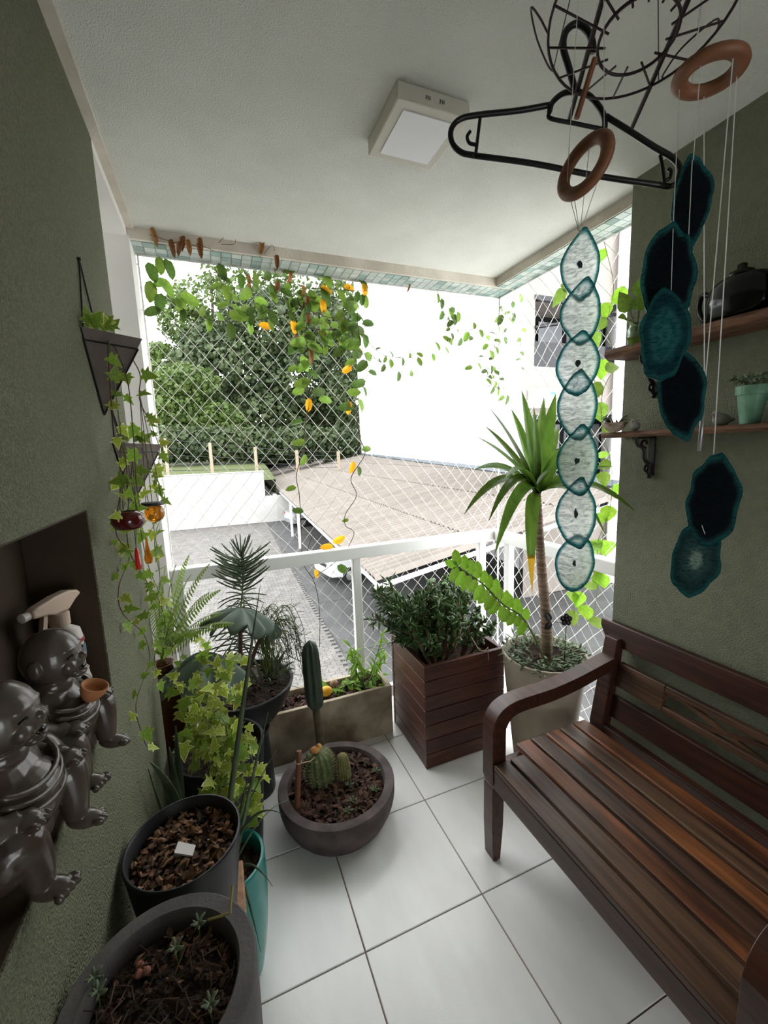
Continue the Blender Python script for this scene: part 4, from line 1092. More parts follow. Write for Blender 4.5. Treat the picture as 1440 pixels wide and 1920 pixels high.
# ---- red and amber hanging glass
def glass_chime():
    p = onX(240, 976, -.205)
    t = thing('red_glass_pot', p, 'round dark red glass pot hanging by cords on the left wall', 'hanging pot')
    s = .036
    obj('glass_bowl', MB().lathe([(s * .3, -s * .62), (s * .8, -s * .5), (s, -s * .05), (s * .92, s * .4), (s * .6, s * .62), (s * .5, s * .62), (s * .8, s * .3), (s * .85, -.1 * s), (.01, -s * .4)], p, 28), m_red, t, smooth=True)
    k = onX(225, 790, XL + .006)
    for A in (0, 2.1, 4.2): obj('cord', MB().tube([k, p + V((s * .6 * cos(A), s * .6 * sin(A), s * .6))], .0011, 5), m_cord, t)
    q = onX(258, 1048, -.20)
    obj('red_drop', MB().lathe([(.002, .028), (.005, .020), (.0075, -.015), (.006, -.026), (.001, -.028)], q, 8), m_redl, t)
    obj('cord', MB().tube([p + V((.01, 0, -s * .55)), q + V((0, 0, .027))], .0008, 4), m_cord, t)
    p2 = onX(290, 962, -.185)
    t2 = thing('amber_glass_ball', p2, 'small amber glass ball with a dark cap hanging beside the red pot', 'hanging ornament')
    obj('ball', MB().ball(p2, .028, 18, 12), m_amber, t2, smooth=True)
    obj('cap', MB().lathe([(.03, 0), (.031, .004), (.03, .009), (.01, .01)], p2 + V((-.004, 0, .024)), 20), m_black, t2)
    k2 = onX(262, 740, -.2)
    for A in (0.5, 2.6, 4.7): obj('cord', MB().tube([k2, p2 + V((.026 * cos(A), .026 * sin(A), .03))], .0011, 5), m_cord, t2)
    q = onX(277, 1035, -.19)
    obj('amber_drop', MB().lathe([(.002, .036), (.005, .010), (.0105, -.018), (.008, -.03), (.001, -.033)], q, 10), m_amber, t2)
    obj('cord', MB().tube([p2 + V((0, 0, -.028)), q + V((0, 0, .036))], .0008, 4), m_cord, t2)
glass_chime()

# ---- fern in an amber jar behind the wall end
def fern():
    c = V((-.295, 1.95, 0))
    t = thing('fern_jar', c, 'feathery green fern growing from a brown amber glass jar', 'potted plant')
    obj('jar', MB().lathe([(.07, 0), (.085, .03), (.088, .45), (.08, .60), (.05, .68), (.045, .72), (.05, .725), (.04, .725), (.04, .66), (.07, .58), (.08, .4), (.01, .02)], c, 32), m_amberd, t, smooth=True)
    b = c + V((0, 0, .73))
    tips = [(330, 1058, 1.75), (395, 1110, 1.75), (420, 1150, 1.70), (300, 1090, 1.7), (360, 1075, 1.8), (400, 1180, 1.65), (415, 1105, 1.9), (340, 1130, 1.6), (310, 1150, 1.65), (285, 1110, 1.72), (370, 1185, 1.6), (355, 1040, 1.9), (395, 1055, 1.85), (440, 1170, 1.75), (335, 1190, 1.6), (310, 1060, 1.8)]
    for x_, y_, Y in tips:
        tip = onY(x_, y_, Y); mid = b.lerp(tip, .55) + V((0, 0, .10)); K = 26; mb = MB()
        pts = [b * (1 - u) ** 2 + mid * 2 * u * (1 - u) + tip * u * u for u in [i / K for i in range(K + 1)]]
        mb.tube(pts, [.0022 - .0016 * i / K for i in range(K + 1)], 4)
        for i in range(4, K):
            d = (pts[i + 1] - pts[i - 1]).normalized(); sd = d.cross(V((0, 0, 1)) - CD * .5).normalized(); ln = .042 * (1 - (i / K) ** 2.2) * min(1, i / 7) + .005
            for s in (-1, 1):
                e = pts[i] + sd * s * ln + d * ln * .3 - V((0, 0, ln * .25)); wv = d * .0055
                mb.add([pts[i] - wv * .6, pts[i] + wv * .6, pts[i].lerp(e, .6) + wv, e, pts[i].lerp(e, .6) - wv], [(0, 1, 2, 3, 4)])
        obj('frond', mb, m_fern, t)
fern()
# ---- black bowl with broad grey leaf plant and two narrow leaved plants
def big_bowl():
    c = (.035, 2.008); z = .52
    pd = V((.045, 1.93, 0))
    tag(obj('pot_stand', MB().lathe([(.09, 0), (.092, .01), (.075, .30), (.085, .318), (.085, .328)], pd, 28), m_black), 'upturned black pot used as a stand under the wide black bowl', 'stand')
    t = thing('black_plant_bowl', (*c, .33), 'wide black bowl with a broad grey leaved plant and narrow leaved stalks', 'potted plant')
    pot(t, c, .33, z, .13, .234, m_black, lip=.016, bulge=.015, name='bowl', soil=.49, n=48)
    chips(t, disc(c, .21, .495), 120, .024, m_bark)
    def cloak(center, rx, ry, droop, tilt, ruff, seed, stemfrom):
        mb = MB(); nr, na = 10, 80; q = Matrix.Translation(center) @ tilt
        for i in range(nr + 1):
            u = i / nr
            for j in range(na):
                A = 2 * pi * j / na; k = 1 + .16 * u * u * cos(8 * A + seed) + .06 * u * sin(3 * A); rr = u * k
                zz = -droop * u ** 1.6 + ruff * 1.7 * u ** 1.5 * sin(8 * A + seed) + ruff * .8 * u * sin(3 * A + seed) + ruff * .5 * (abs(cos(A)) - .5) * u
                mb.v.append(q @ V((rx * rr * cos(A), ry * rr * sin(A), zz)))
        for i in range(nr):
            for j in range(na): j2 = (j + 1) % na; mb.f.append((i * na + j, i * na + j2, (i + 1) * na + j2, (i + 1) * na + j))
        o = obj('broad_leaf', mb, m_sage, t, smooth=True); so = o.modifiers.new('thick', 'SOLIDIFY'); so.thickness = .004
        stem(t, [stemfrom, V(stemfrom).lerp(center, .6) + V((0, .02, .02)), center], .012, .006, m_stem, 'leaf_stalk', 8)
    b = (c[0] - .02, c[1] - .03, .48)
    cloak(onY(452, 1140, 1.93), .14, .11, .085, Matrix.Rotation(.25, 4, 'Y') @ Matrix.Rotation(-.2, 4, 'X'), .016, .4, b)
    cloak(onY(385, 1222, 1.83), .17, .12, .15, Matrix.Rotation(.15, 4, 'Y'), .018, 2., b)
    cloak(onY(505, 1165, 2.0), .07, .06, .05, Matrix.Rotation(.5, 4, 'Y'), .012, 1., b)
    # upright narrow leaved stalk
    s, p = stem(t, [(.045, 2.08, .49), tuple(onY(447, 1200, 2.10)), tuple(onY(455, 1100, 2.12)), tuple(onY(452, 1040, 2.12))], .006, .003, m_gstem, 'stalk', k=12)
    for i in range(8, len(p)):
        u = i / len(p)
        for k in range(5):
            A = i * 2.1 + k * 1.257
            if u > .92: me, zz, ln = L_rod[0], 1.6, .12
            elif u > .62: me, zz, ln = L_rod[1], .35, .16
            else: me, zz, ln = L_rod[2 if rnd() < .5 else 3], .15, .13
            place('leaf', me, t, p[i], (cos(A), sin(A), zz), (0, 0, 1), ln * U(.75, 1.05))
    # drooping bushy stalks
    for k in range(40):
        A = U(-1.2, 1.6); q = V((.16, 2.08, .50)) + rv(.03); top = onY(U(480, 545), U(1130, 1185), 2.03 + U(-.08, .08)); end = top + V((.035 * (1 + cos(A)), -.02, -.16 - .14 * rnd()))
        s, p = stem(t, [q, q.lerp(top, .6) + V((-.03, 0, .06)), top, top.lerp(end, .45) + V((.02, 0, -.0)), end], .0022, .0012, m_gstem, 'stem', n=5, k=4)
        for i in range(7, len(p)):
            place('leaf', L_rod[1], t, p[i], rv() + V((.3, 0, -.3)), rv(), U(.03, .05))
    for k in range(12):
        A = U(0, 6.28); long_leaf(t, (c[0] + .1 + .05 * cos(A), c[1] + .03 * sin(A), .49), (c[0] + .1 + .15 * cos(A), c[1] + .12 * sin(A), .56 + U(-.03, .06)), .05, .007, m_succ)
big_bowl()
# ---------------------------------------------------------------- vines on the net
YV = 2.318
def vp(*pts, Y=YV): return [onY(x_, y_, Y) for x_, y_ in pts]
def vine(label, strands, sp, size, meshes, extra=(), cat='vine', r=.0018, name='climbing_vine', X=None, nrm=None, mat=None):
    conv = (lambda x_, y_: onX(x_, y_, X)) if X else (lambda x_, y_: onY(x_, y_, YV))
    first = conv(*strands[0][0])
    t = thing(name, first, label, cat)
    nrm = nrm or V((.2, -1, .25))
    for st in strands:
        s, p = stem(t, [conv(*q) + rv(.006) for q in st], r, r * .7, mat or m_stem, 'stem', n=5, k=7)
        acc = 0; side = 1
        if sp is None: continue
        for i in range(1, len(p)):
            acc += (p[i] - p[i - 1]).length
            if acc > sp * U(.7, 1.3):
                acc = 0; side = -side; d = (p[i] - p[i - 1]).normalized()
                sdv = d.cross(nrm).normalized() * side
                place('leaf', random.choice(meshes), t, p[i], sdv + d * U(-.3, .6) + V((0, 0, -.35)) + rv(.3), nrm + rv(.55), size * U(.7, 1.2))
    for e in extra:
        (x_, y_), me, s_ = e[0], e[1], e[2]
        d = V(e[3]) if len(e) > 3 else V((U(-.5, .5), -.1, -1))
        p = conv(x_, y_) + nrm.normalized() * .006; d.normalize()
        place('leaf', random.choice(me), t, p - d * s_ * .5, d, nrm + rv(.35), s_)
    return t
Y_ = [((x_, y_), L_yel, .075, d) for x_, y_, d in ((682, 545, (.2, 0, -1)), (655, 540, (1, 0, .1)), (578, 760, (-.1, 0, -1)), (653, 765, (-.1, 0, -1)), (650, 693, (1, 0, .6)), (660, 877, (-.1, 0, -1)), (498, 612, (1, 0, 0)), (550, 614, (.2, 0, -1)), (603, 632, (.3, 0, -1)), (605, 575, (.1, 0, -1)), (612, 545, (1, 0, -.4)))]
D_ = [((x_, y_), L_dry, .07, (U(-.3, .3), 0, -1)) for x_, y_ in ((568, 548), (575, 568), (570, 580), (555, 640), (583, 668), (515, 495), (543, 523), (577, 600), (465, 530), (518, 540))]
H_ = [((x_, y_), L_hoya, s_, d) for x_, y_, s_, d in ((416, 512, .085, (.3, 0, -1)), (425, 550, .08, (.2, 0, -1)), (452, 527, .07, (0, 0, -1)), (479, 528, .08, (.1, 0, -1)), (355, 563, .10, (1, 0, -.5)), (340, 575, .09, (.4, 0, -1)), (445, 583, .085, (1, 0, -.8)), (392, 601, .06, (.3, 0, -1)), (590, 653, .10, (1, 0, -.3)), (610, 750, .085, (1, 0, 0)), (655, 570, .085, (-.2, 0, -1)), (678, 563, .06, (0, 0, -1)), (690, 607, .08, (1, 0, .2)), (685, 640, .075, (.2, 0, -1)), (556, 792, .07, (-1, 0, -.1)), (560, 830, .075, (-1, 0, 0)), (568, 863, .07, (-.5, 0, -1)), (687, 842, .065, (1, 0, .2)), (673, 884, .06, (.3, 0, -1)), (285, 512, .09, (.3, 0, -1)), (282, 548, .10, (-.1, 0, -1)), (312, 540, .10, (.5, 0, -.8)), (318, 505, .09, (.4, 0, -1)), (300, 500, .08, (0, 0, -1)), (285, 585, .08, (-1, 0, -.3)))]
vine('thick leafy climbing vine with yellowing leaves hanging over the net beside the tree', [
    [(270, 520), (292, 542), (330, 572), (390, 598), (450, 603), (510, 597), (560, 575)], [(400, 498), (415, 530), (432, 560), (425, 590)], [(455, 505), (470, 540), (480, 580)], [(520, 495), (545, 530), (565, 575), (572, 640), (580, 700), (585, 740)],
    [(560, 540), (610, 540), (660, 545), (690, 548)], [(600, 520), (605, 560), (600, 610), (570, 660)], [(640, 545), (645, 600), (630, 650), (600, 640)], [(690, 530), (672, 580), (676, 640), (690, 690), (680, 730), (665, 760)], [(560, 615), (600, 616), (650, 618), (690, 630)],
    [(475, 510), (520, 540), (560, 560), (600, 570)], [(430, 575), (480, 590), (520, 570), (560, 550)], [(610, 600), (640, 640), (670, 680)], [(580, 580), (570, 640), (560, 690), (575, 735)], [(540, 560), (600, 590), (660, 600)], [(620, 570), (655, 610), (665, 660)]],
    .040, .084, L_hoya, Y_ + D_ + H_)
vine('thin twisting brown vine with sparse leaves running down past the railing', [
    [(585, 740), (572, 800), (570, 840), (556, 890), (561, 930), (566, 1000), (568, 1055), (590, 1090), (600, 1140), (598, 1215)], [(665, 760), (676, 820), (683, 850), (658, 895), (668, 930), (648, 965), (648, 985), (662, 1000), (640, 1040), (600, 1075), (588, 1085)], [(569, 1055), (585, 1010), (592, 1000)]],
    None, .07, L_hoya, [((545, 916), L_hoya, .06, (-1, 0, -.1)), ((558, 958), L_hoya, .065, (-1, 0, .2)), ((647, 976), L_hoya, .04, (-1, 0, -.2)), ((592, 1076), L_yel, .06, (.3, 0, -1)), ((635, 1012), L_yel, .085, (1, 0, .35)), ((612, 1026), L_yel, .08, (-1, 0, .1)), ((605, 1042), L_yel, .075, (-.7, 0, -1)), ((642, 1067), L_hoya, .085, (1, 0, -.8))], r=.0026)
vine('loose swag of small round leaves hung across the bright net', [
    [(690, 640), (720, 665), (760, 672), (800, 668), (838, 650), (845, 620)], [(695, 665), (715, 680), (750, 695), (775, 708)], [(820, 548), (830, 580), (842, 615), (836, 650)], [(835, 560), (850, 600), (865, 635), (880, 640)], [(880, 620), (895, 615), (910, 625), (916, 650)]],
    .048, .055, L_hoya, [((845, 590), L_hoya, .07), ((852, 600), L_hoya, .07), ((858, 595), L_hoya, .065), ((820, 560), L_hoya, .06), ((828, 570), L_hoya, .06), ((873, 632), L_hoya, .07, (-.5, 0, -1)), ((766, 540), L_dry, .04)])
vine('sparse curling vine with small leaves at the corner of the net', [
    [(937, 556), (935, 600), (928, 640), (925, 680), (915, 690), (920, 720), (940, 735), (948, 765)], [(965, 545), (955, 590), (945, 630), (930, 650)], [(910, 690), (925, 695), (912, 705), (928, 712), (918, 725), (940, 722), (945, 705), (930, 700)], [(930, 650), (905, 670), (885, 690)], [(980, 600), (975, 660), (978, 700)]],
    .05, .05, L_hoya, [((975, 560), L_hoya, .06, (.3, 0, -1)), ((962, 595), L_hoya, .06), ((937, 600), L_hoya, .07, (-.4, 0, -1)), ((950, 750), L_hoya, .065, (0, 0, -1)), ((932, 735), L_hoya, .06)])
dl = thing('dry_vine', onY(300, 455, 2.19), 'withered brown vine leaves clinging under the ceiling edge', 'vine')
for pts in ([(280, 440), (330, 455), (380, 462), (400, 470)], [(410, 455), (425, 442), (440, 448), (438, 458), (415, 458)], [(515, 470), (510, 460), (495, 475)]):
    stem(dl, [onY(a_, b_, 2.19) for a_, b_ in pts], .0012, .001, m_stem, n=4)
for x_, y_ in ((285, 440), (320, 462), (345, 455), (352, 462), (375, 458), (372, 468), (493, 462), (518, 490), (340, 465)):
    p = onY(x_, y_, 2.19); place('leaf', random.choice(L_dry), dl, p + V((0, 0, .03)), (U(-.3, .3), -.2, -1), (0, -1, .2), .065)
XV = 1.752
vine('bright green heart leaved vine climbing the net beside the green wall', [
    [(1112, 1160), (1125, 1090), (1118, 1020), (1140, 960), (1150, 880), (1128, 800), (1130, 740), (1150, 680), (1140, 610), (1150, 540), (1135, 450)], [(1085, 1180), (1075, 1140), (1095, 1100), (1120, 1060), (1130, 1000)], [(1130, 740), (1110, 700), (1080, 620), (1060, 545)], [(1128, 800), (1100, 830), (1080, 860)]],
    .16, .085, L_heart, [((x_, y_), L_heart, s_, d) for x_, y_, s_, d in ((1136, 585, .075, (.2, .3, -1)), (1118, 638, .075, (.3, 0, -1)), (1128, 695, .10, (.2, .3, -1)), (1125, 775, .10, (.2, 0, -1)), (1130, 855, .07, (.5, .5, -.6)), (1133, 900, .08, (0, 0, -1)), (1140, 965, .09, (0, .2, -1)), (1112, 1030, .09, (.5, -.3, -.6)), (1125, 1075, .08, (.2, 0, -1)), (1085, 1125, .09, (-.5, 0, -1)), (1100, 1150, .10, (.2, 0, -1)), (1075, 1160, .09, (-.3, 0, -1)), (1120, 1170, .09, (.3, 0, -1)), (1060, 540, .05, (0, 0, -1)), (1150, 690, .07, (1, -.6, .2)), (1130, 1090, .1, (.3, 0, -1)))], X=XV, nrm=V((-1, -.5, .3)), mat=m_gstem)

# ---------------------------------------------------------------- shelves on the right wall
def shelf(label, z, y0, y1, th, tiltz=0):
    t = thing('wall_shelf', (1.52, .9, z), label, 'shelf', 'rough wooden wall shelves')
    mb = MB(); K = 26
    for i in range(K + 1):
        y = y0 + (y1 - y0) * i / K; w = .135 + .014 * noise.noise(V((y * 9, z, 0))); e = .004 * noise.noise(V((y * 22, z, 3)))
        for x_, zz in ((XR, z - th), (XR - w + .012, z - th + e), (XR - w, z - th * .6), (XR - w + .003, z - .006 + e), (XR - w + .012, z), (XR, z)): mb.v.append((x_, y, zz))
    for i in range(K):
        for j in range(6): j2 = (j + 1) % 6; mb.f.append((i * 6 + j, i * 6 + j2, (i + 1) * 6 + j2, (i + 1) * 6 + j))
    mb.f.append(tuple(range(6))); mb.f.append(tuple(range(K * 6, K * 6 + 6)))
    obj('board', mb, m_shelf, t)
    for y in (1.13, .35):
        b = MB(); zz = z - th
        b.box((XR - .008, y - .012, zz - .15), (XR, y + .012, zz)); b.box((XR - .10, y - .012, zz - .008), (XR, y + .012, zz))
        cur = [V((XR - .092, y, zz - .008)), V((XR - .085, y, zz - .03)), V((XR - .062, y, zz - .038)), V((XR - .048, y, zz - .055)), V((XR - .046, y, zz - .08)), V((XR - .034, y, zz - .096)), V((XR - .018, y, zz - .108)), V((XR - .02, y, zz - .135)), V((XR - .008, y, zz - .15))]
        b.tube(spline(cur, 4), .0075, 8)
        b.tube([V((XR - .05 + .016 * cos(a_ * .6), y, zz - .03 + .016 * sin(a_ * .6))) for a_ in range(10)], .005, 6)
        b.tube([V((XR - .03 + .010 * cos(a_ * .6), y, zz - .122 + .012 * sin(a_ * .6))) for a_ in range(10)], .005, 6)
        b.ball((XR - .012, y, zz - .153), .01, 8, 6)
        obj('iron_bracket', b, m_iron, t)
shelf('upper rough edged wooden shelf on scrolled black iron brackets', 1.965, 1.255, .18, .034)
shelf('lower rough edged wooden shelf on scrolled black iron brackets', 1.648, 1.262, .18, .022)
ZS1, ZS2 = 1.9655, 1.6485
def jar_plant():
    c = V((1.505, 1.165, ZS1))
    t = thing('jar_plant', c, 'broad leaved cutting in a clear glass jar on the upper shelf', 'plant')
    obj('jar', MB().lathe([(.026, 0), (.03, .004), (.03, .06), (.024, .07), (.026, .078), (.023, .078), (.022, .07), (.027, .06), (.027, .006), (.005, .004)], c, 24), m_jar, t, smooth=True)
    for tip, s in ((onY(1172, 600, 1.17), .09), (onY(1165, 560, 1.2), .08), (onY(1210, 515, 1.16), .10), (onY(1185, 640, 1.14), .06), (onY(1200, 555, 1.15), .07)):
        b = c + V((0, 0, .05)); stem(t, [b, b.lerp(tip, .5) + V((0, 0, .02)), b.lerp(tip, .75)], .002, .0015, m_gstem, n=5)
        place('leaf', L_heart[1], t, b.lerp(tip, .6), (tip - b) + V((0, -.03, -.02)), V((-.6, -.6, .5)), s)
jar_plant()
def black_pot_shelf():
    c = V((1.50, .83, ZS1))
    t = thing('black_ceramic_kettle', c, 'glossy black ceramic kettle on the upper shelf', 'ornament')
    obj('body', MB().lathe([(.04, 0), (.052, .01), (.058, .05), (.054, .09), (.04, .115), (.036, .118), (.034, .10), (.01, .09)], c, 30, squash=1.6), m_gloss, t, smooth=True)
    obj('lid', MB().lathe([(.038, .117), (.03, .132), (.012, .14), (.012, .152), (.004, .156)], c, 24), m_gloss, t, smooth=True)
    h = c + V((0, .085, 0))
    obj('handle', MB().tube(spline([h + V((0, -.005, .09)), h + V((0, .022, .1)), h + V((0, .03, .06)), h + V((0, .012, .02)), h + V((0, -.012, .016))], 4), .008, 8), m_gloss, t, smooth=True)
    obj('back_jar', MB().lathe([(.04, 0), (.05, .02), (.05, .11), (.038, .135), (.042, .145), (.034, .145)], c + V((.0, -.15, 0)), 26, squash=1.3), m_gloss, t, smooth=True)
black_pot_shelf()
def bird(name, label, c, yaw, s, m):
    t = thing(name, c, label, 'figurine', 'carved stone birds on the lower shelf')
    T = Matrix.Translation(c) @ Matrix.Rotation(yaw, 4, 'Z') @ Matrix.Scale(s, 4)
    mb = MB().ball((0, 0, .42), (.62, .40, .42), 16, 10, T).ball((.42, 0, .80), (.27, .24, .25), 12, 8, T).ball((-.55, 0, .42), (.42, .2, .16), 10, 6, T)
    o = obj('body', mb, m, t, smooth=True); r_ = o.modifiers.new('fuse', 'REMESH'); r_.mode = 'VOXEL'; r_.voxel_size = .003 ; r_.use_smooth_shade = True
    obj('beak', MB().lathe([(.09, 0), (.05, .12), (.005, .22)], n=8, T=T @ Matrix.Translation((.62, 0, .80)) @ Matrix.Rotation(R(90), 4, 'Y')), m, t)
    for k in (-1, 1): obj('eye', MB().ball((.52, k * .17, .88), .04, 6, 5, T), m_gloss, t)
bird('stone_bird', 'pale grey stone bird next to the spiky nest bowl', V((1.475, 1.13, ZS2)), R(200), .042, m_stone)
bird('stone_bird', 'dark grey stone bird between the two paler birds', V((1.51, .95, ZS2)), R(20), .045, m_stoned)
bird('stone_bird', 'grey stone bird beside the green glazed cup', V((1.505, .855, ZS2)), R(160), .046, m_stone)
def nest():
    c = V((1.46, 1.205, ZS2))
    t = thing('nest_bowl', c, 'small speckled shell bowl holding a spiky air plant', 'bowl')
    obj('bowl', MB().lathe([(.012, 0), (.02, .004), (.032, .018), (.042, .036), (.039, .036), (.028, .018), (.004, .006)], c, 24, squash=1.2), m_shell, t, smooth=True)
    for k in range(26):
        A = U(0, 6.28); q = c + V((.01 * cos(A), .01 * sin(A), .025)); e = q + V((.045 * cos(A), .045 * sin(A), U(.01, .045)))
        obj('spike_leaf', MB().tube([q, q.lerp(e, .5) + V((0, 0, .012)), e], [.0022, .0016, .0004], 4), m_narrow, t)
nest()
def cup():
    c = V((1.50, .775, ZS2))
    t = thing('green_cup', c, 'tapered green glazed cup with a beaded succulent on the lower shelf', 'potted plant')
    obj('cup', MB().lathe([(.022, 0), (.024, .003), (.036, .085), (.040, .086), (.042, .112), (.038, .112), (.035, .09), (.01, .08)], c, 26), m_jade, t, smooth=False)
    for k in range(7):
        A = k * .9; b = c + V((0, 0, .09)); e = b + V((.05 * cos(A), .05 * sin(A) + .01, .03 + .01 * (k % 3)))
        s, p = stem(t, [b, b.lerp(e, .5) + V((0, 0, .02)), e], .0015, .001, m_gstem, n=5, k=4)
        for i in range(4, len(p)):
            for _ in range(3): place('bead_leaf', L_succ[0], t, p[i] + rv(.003), rv(), rv(), .017)
cup()

# ---------------------------------------------------------------- agate chimes, rings, clothes hanger, wire basket
def agate_slice(parent, x_, y_, w_, h_, Yp, tilt=0, seed=0, mat=None, taper=.35, lean=.25, low=.22, wob=.06):
    c = onY(x_, y_, Yp); k = (c - C0).dot(CD) / FPX; a, b = w_ * k / 2, h_ * k / 2
    v = (c - C0); n = V((-v.x, -v.y, 0)).normalized(); sd = V((0, 0, 1)).cross(n).normalized()
    T = Matrix(((sd.x, 0, n.x, c.x), (sd.y, 0, n.y, c.y), (0, 1, 0, c.z), (0, 0, 0, 1))) @ Matrix.Rotation(tilt, 4, 'Z')
    mb = MB(); mb.r = []; na, nr = 44, 8
    def rad(A):
        q = 1 + wob * noise.noise(V((cos(A) * 2 + seed * 7, sin(A) * 2, seed))) + .018 * noise.noise(V((cos(A) * 9 + seed, sin(A) * 9, seed)))
        return q
    for side in (.0022, -.0022):
        mb.v.append((0, 0, side)); mb.r.append(0)
        for i in range(1, nr + 1):
            u = i / nr
            for j in range(na):
                A = 2 * pi * j / na; q = rad(A) * u
                yy = q * sin(A); xx = q * cos(A) * (1 - taper * max(0, yy) ** 2 - low * max(0, -yy) ** 2) + lean * yy * yy * (1 if yy > 0 else .4); mb.v.append((a * xx, b * yy, side)); mb.r.append(u * .92)
    o2 = 1 + nr * na
    for o_ in (0, o2):
        for j in range(na): mb.f.append((o_, o_ + 1 + j, o_ + 1 + (j + 1) % na))
        for i in range(nr - 1):
            for j in range(na): p = o_ + 1 + i * na + j; q = o_ + 1 + i * na + (j + 1) % na; mb.f.append((p, q, q + na, p + na))
    e = 1 + (nr - 1) * na
    for j in range(na): j2 = (j + 1) % na; mb.f.append((e + j, e + j2, o2 + e + j2, o2 + e + j))
    o = obj('agate_slice', mb, mat or m_agate, parent, mw=T)
    if mat is None and (seed % 2 == 0 or seed > 3):
        p = MB(); pts = []
        for q in range(9): A = 2 * pi * q / 9; pts.append((a * .13 * cos(A) * U(.5, 1.3), b * .12 * sin(A) * U(.5, 1.3)))
        p.prism(pts, -.0026, .0026)
        obj('crystal_hole', p, M('dark_crystal_hollow', (.03, .05, .055), None, .3), o, mw=T)
    return c
def ring(parent, x_, y_, Yp, r_, tube, nrm):
    c = onY(x_, y_, Yp); nrm = V(nrm).normalized(); q = frame(c, nrm.orthogonal(), nrm)
    mb = MB(); K, L_ = 40, 12
    for i in range(K):
        A = 2 * pi * i / K
        for j in range(L_):
            B = 2 * pi * j / L_; rr = r_ + tube * cos(B) * 1.25
            mb.v.append(q @ V((rr * cos(A), rr * sin(A), tube * sin(B))))
    for i in range(K):
        for j in range(L_): i2 = (i + 1) % K; j2 = (j + 1) % L_; mb.f.append((i * L_ + j, i2 * L_ + j, i2 * L_ + j2, i * L_ + j2))
    obj('wooden_ring', mb, m_ring, parent, smooth=True)
    return c, q
def thread(parent, a, b, r_=.0006): obj('thread', MB().tube([a, b], r_, 4), m_thread, parent)
YC = .49
ca = thing('agate_wind_chime', onY(1095, 310, YC), 'wind chime of seven pale agate slices strung under a wooden ring', 'wind chime')
rc, rq = ring(ca, 1096, 312, YC, .034, .0075, (-.92, -.1, .22))
sl = [(1087, 498, 68, 128, 0.05), (1087, 586, 70, 120, .02), (1083, 682, 76, 118, -.06), (1082, 760, 70, 130, .03), (1082, 864, 72, 134, .04), (1079, 962, 70, 136, .03), (1077, 1056, 68, 112, -.10)]
for i, (x_, y_, w_, h_, tl) in enumerate(sl): agate_slice(ca, x_, y_, w_, h_, YC + (.012 if i in (0, 6) else .004 * (i % 2) - .004 * i * .5), tl, i, taper=.55 if i < 6 else .15, lean=(.3, .35, .1, .15, .3, .3, .1)[i])
topc = onY(1087, 440, YC)
for A in (.5, 2.2, 3.9, 5.4): thread(ca, rq @ V((.034 * cos(A), .034 * sin(A), 0)), topc)
thread(ca, rq @ V((.034, 0, 0)), V((rc.x, rc.y, ZC))); thread(ca, rq @ V((-.034, 0, 0)), V((rc.x, rc.y, ZC)))
for i in range(6): thread(ca, onY(sl[i][0], sl[i][1] + sl[i][3] * .35, YC - .006), onY(sl[i + 1][0], sl[i + 1][1] - sl[i + 1][3] * .42, YC - .006))
YD = .44
cb2 = thing('agate_wind_chime', onY(1330, 135, YD), 'dark teal agate wind chime hanging under a flat wooden ring', 'wind chime')
rc, rq = ring(cb2, 1330, 136, YD, .0345, .0085, (.05, -.05, 1))
dk = [(1297, 378, 62, 160, 0), (1252, 512, 88, 168, -.08), (1247, 628, 80, 168, .02), (1278, 737, 74, 172, -.1), (1335, 940, 80, 176, .03), (1305, 1050, 76, 150, .12)]
for i, (x_, y_, w_, h_, tl) in enumerate(dk): agate_slice(cb2, x_, y_, w_, h_, YD + (.02 if i in (0, 5) else .01 - .006 * i), -tl, 11 + 2 * i, mat=(m_agnavy, m_agnavy, m_agband, m_agnavy, m_agnavy, m_agpale)[i], taper=.2, lean=(-.1, .1, -.15, -.2, 0, -.1)[i], low=.05, wob=.16)
rp_ = [rq @ V((.034 * cos(A), .034 * sin(A), 0)) for A in (.2, 1.5, 2.9, 4.2, 5.3)]
thread(cb2, rp_[0], onY(1338, 853, YD - .01), .0008); thread(cb2, rp_[4], onY(1319, 758, YD - .012), .0008); thread(cb2, rp_[1], onY(1321, 758, YD - .012), .0008)
thread(cb2, rp_[2], onY(1262, 432, YD)); thread(cb2, rp_[3], onY(1300, 300, YD)); thread(cb2, onY(1298, 300, YD - .004), onY(1290, 470, YD - .004)); thread(cb2, onY(1262, 432, YD - .004), onY(1258, 560, YD - .004))
thread(cb2, onY(1300, 470, YD), onY(1286, 655, YD)); thread(cb2, onY(1325, 1010, YD - .01), onY(1316, 985, YD - .01))
for A in (0, 2, 4): thread(cb2, rq @ V((.034 * cos(A), .034 * sin(A), 0)), V((rc.x, rc.y, ZC)))
obj('metal_tube', MB().tube([onY(1319, 758, YD - .012), onY(1311, 846, YD - .012)], .0028, 10), m_rod, cb2, smooth=True)

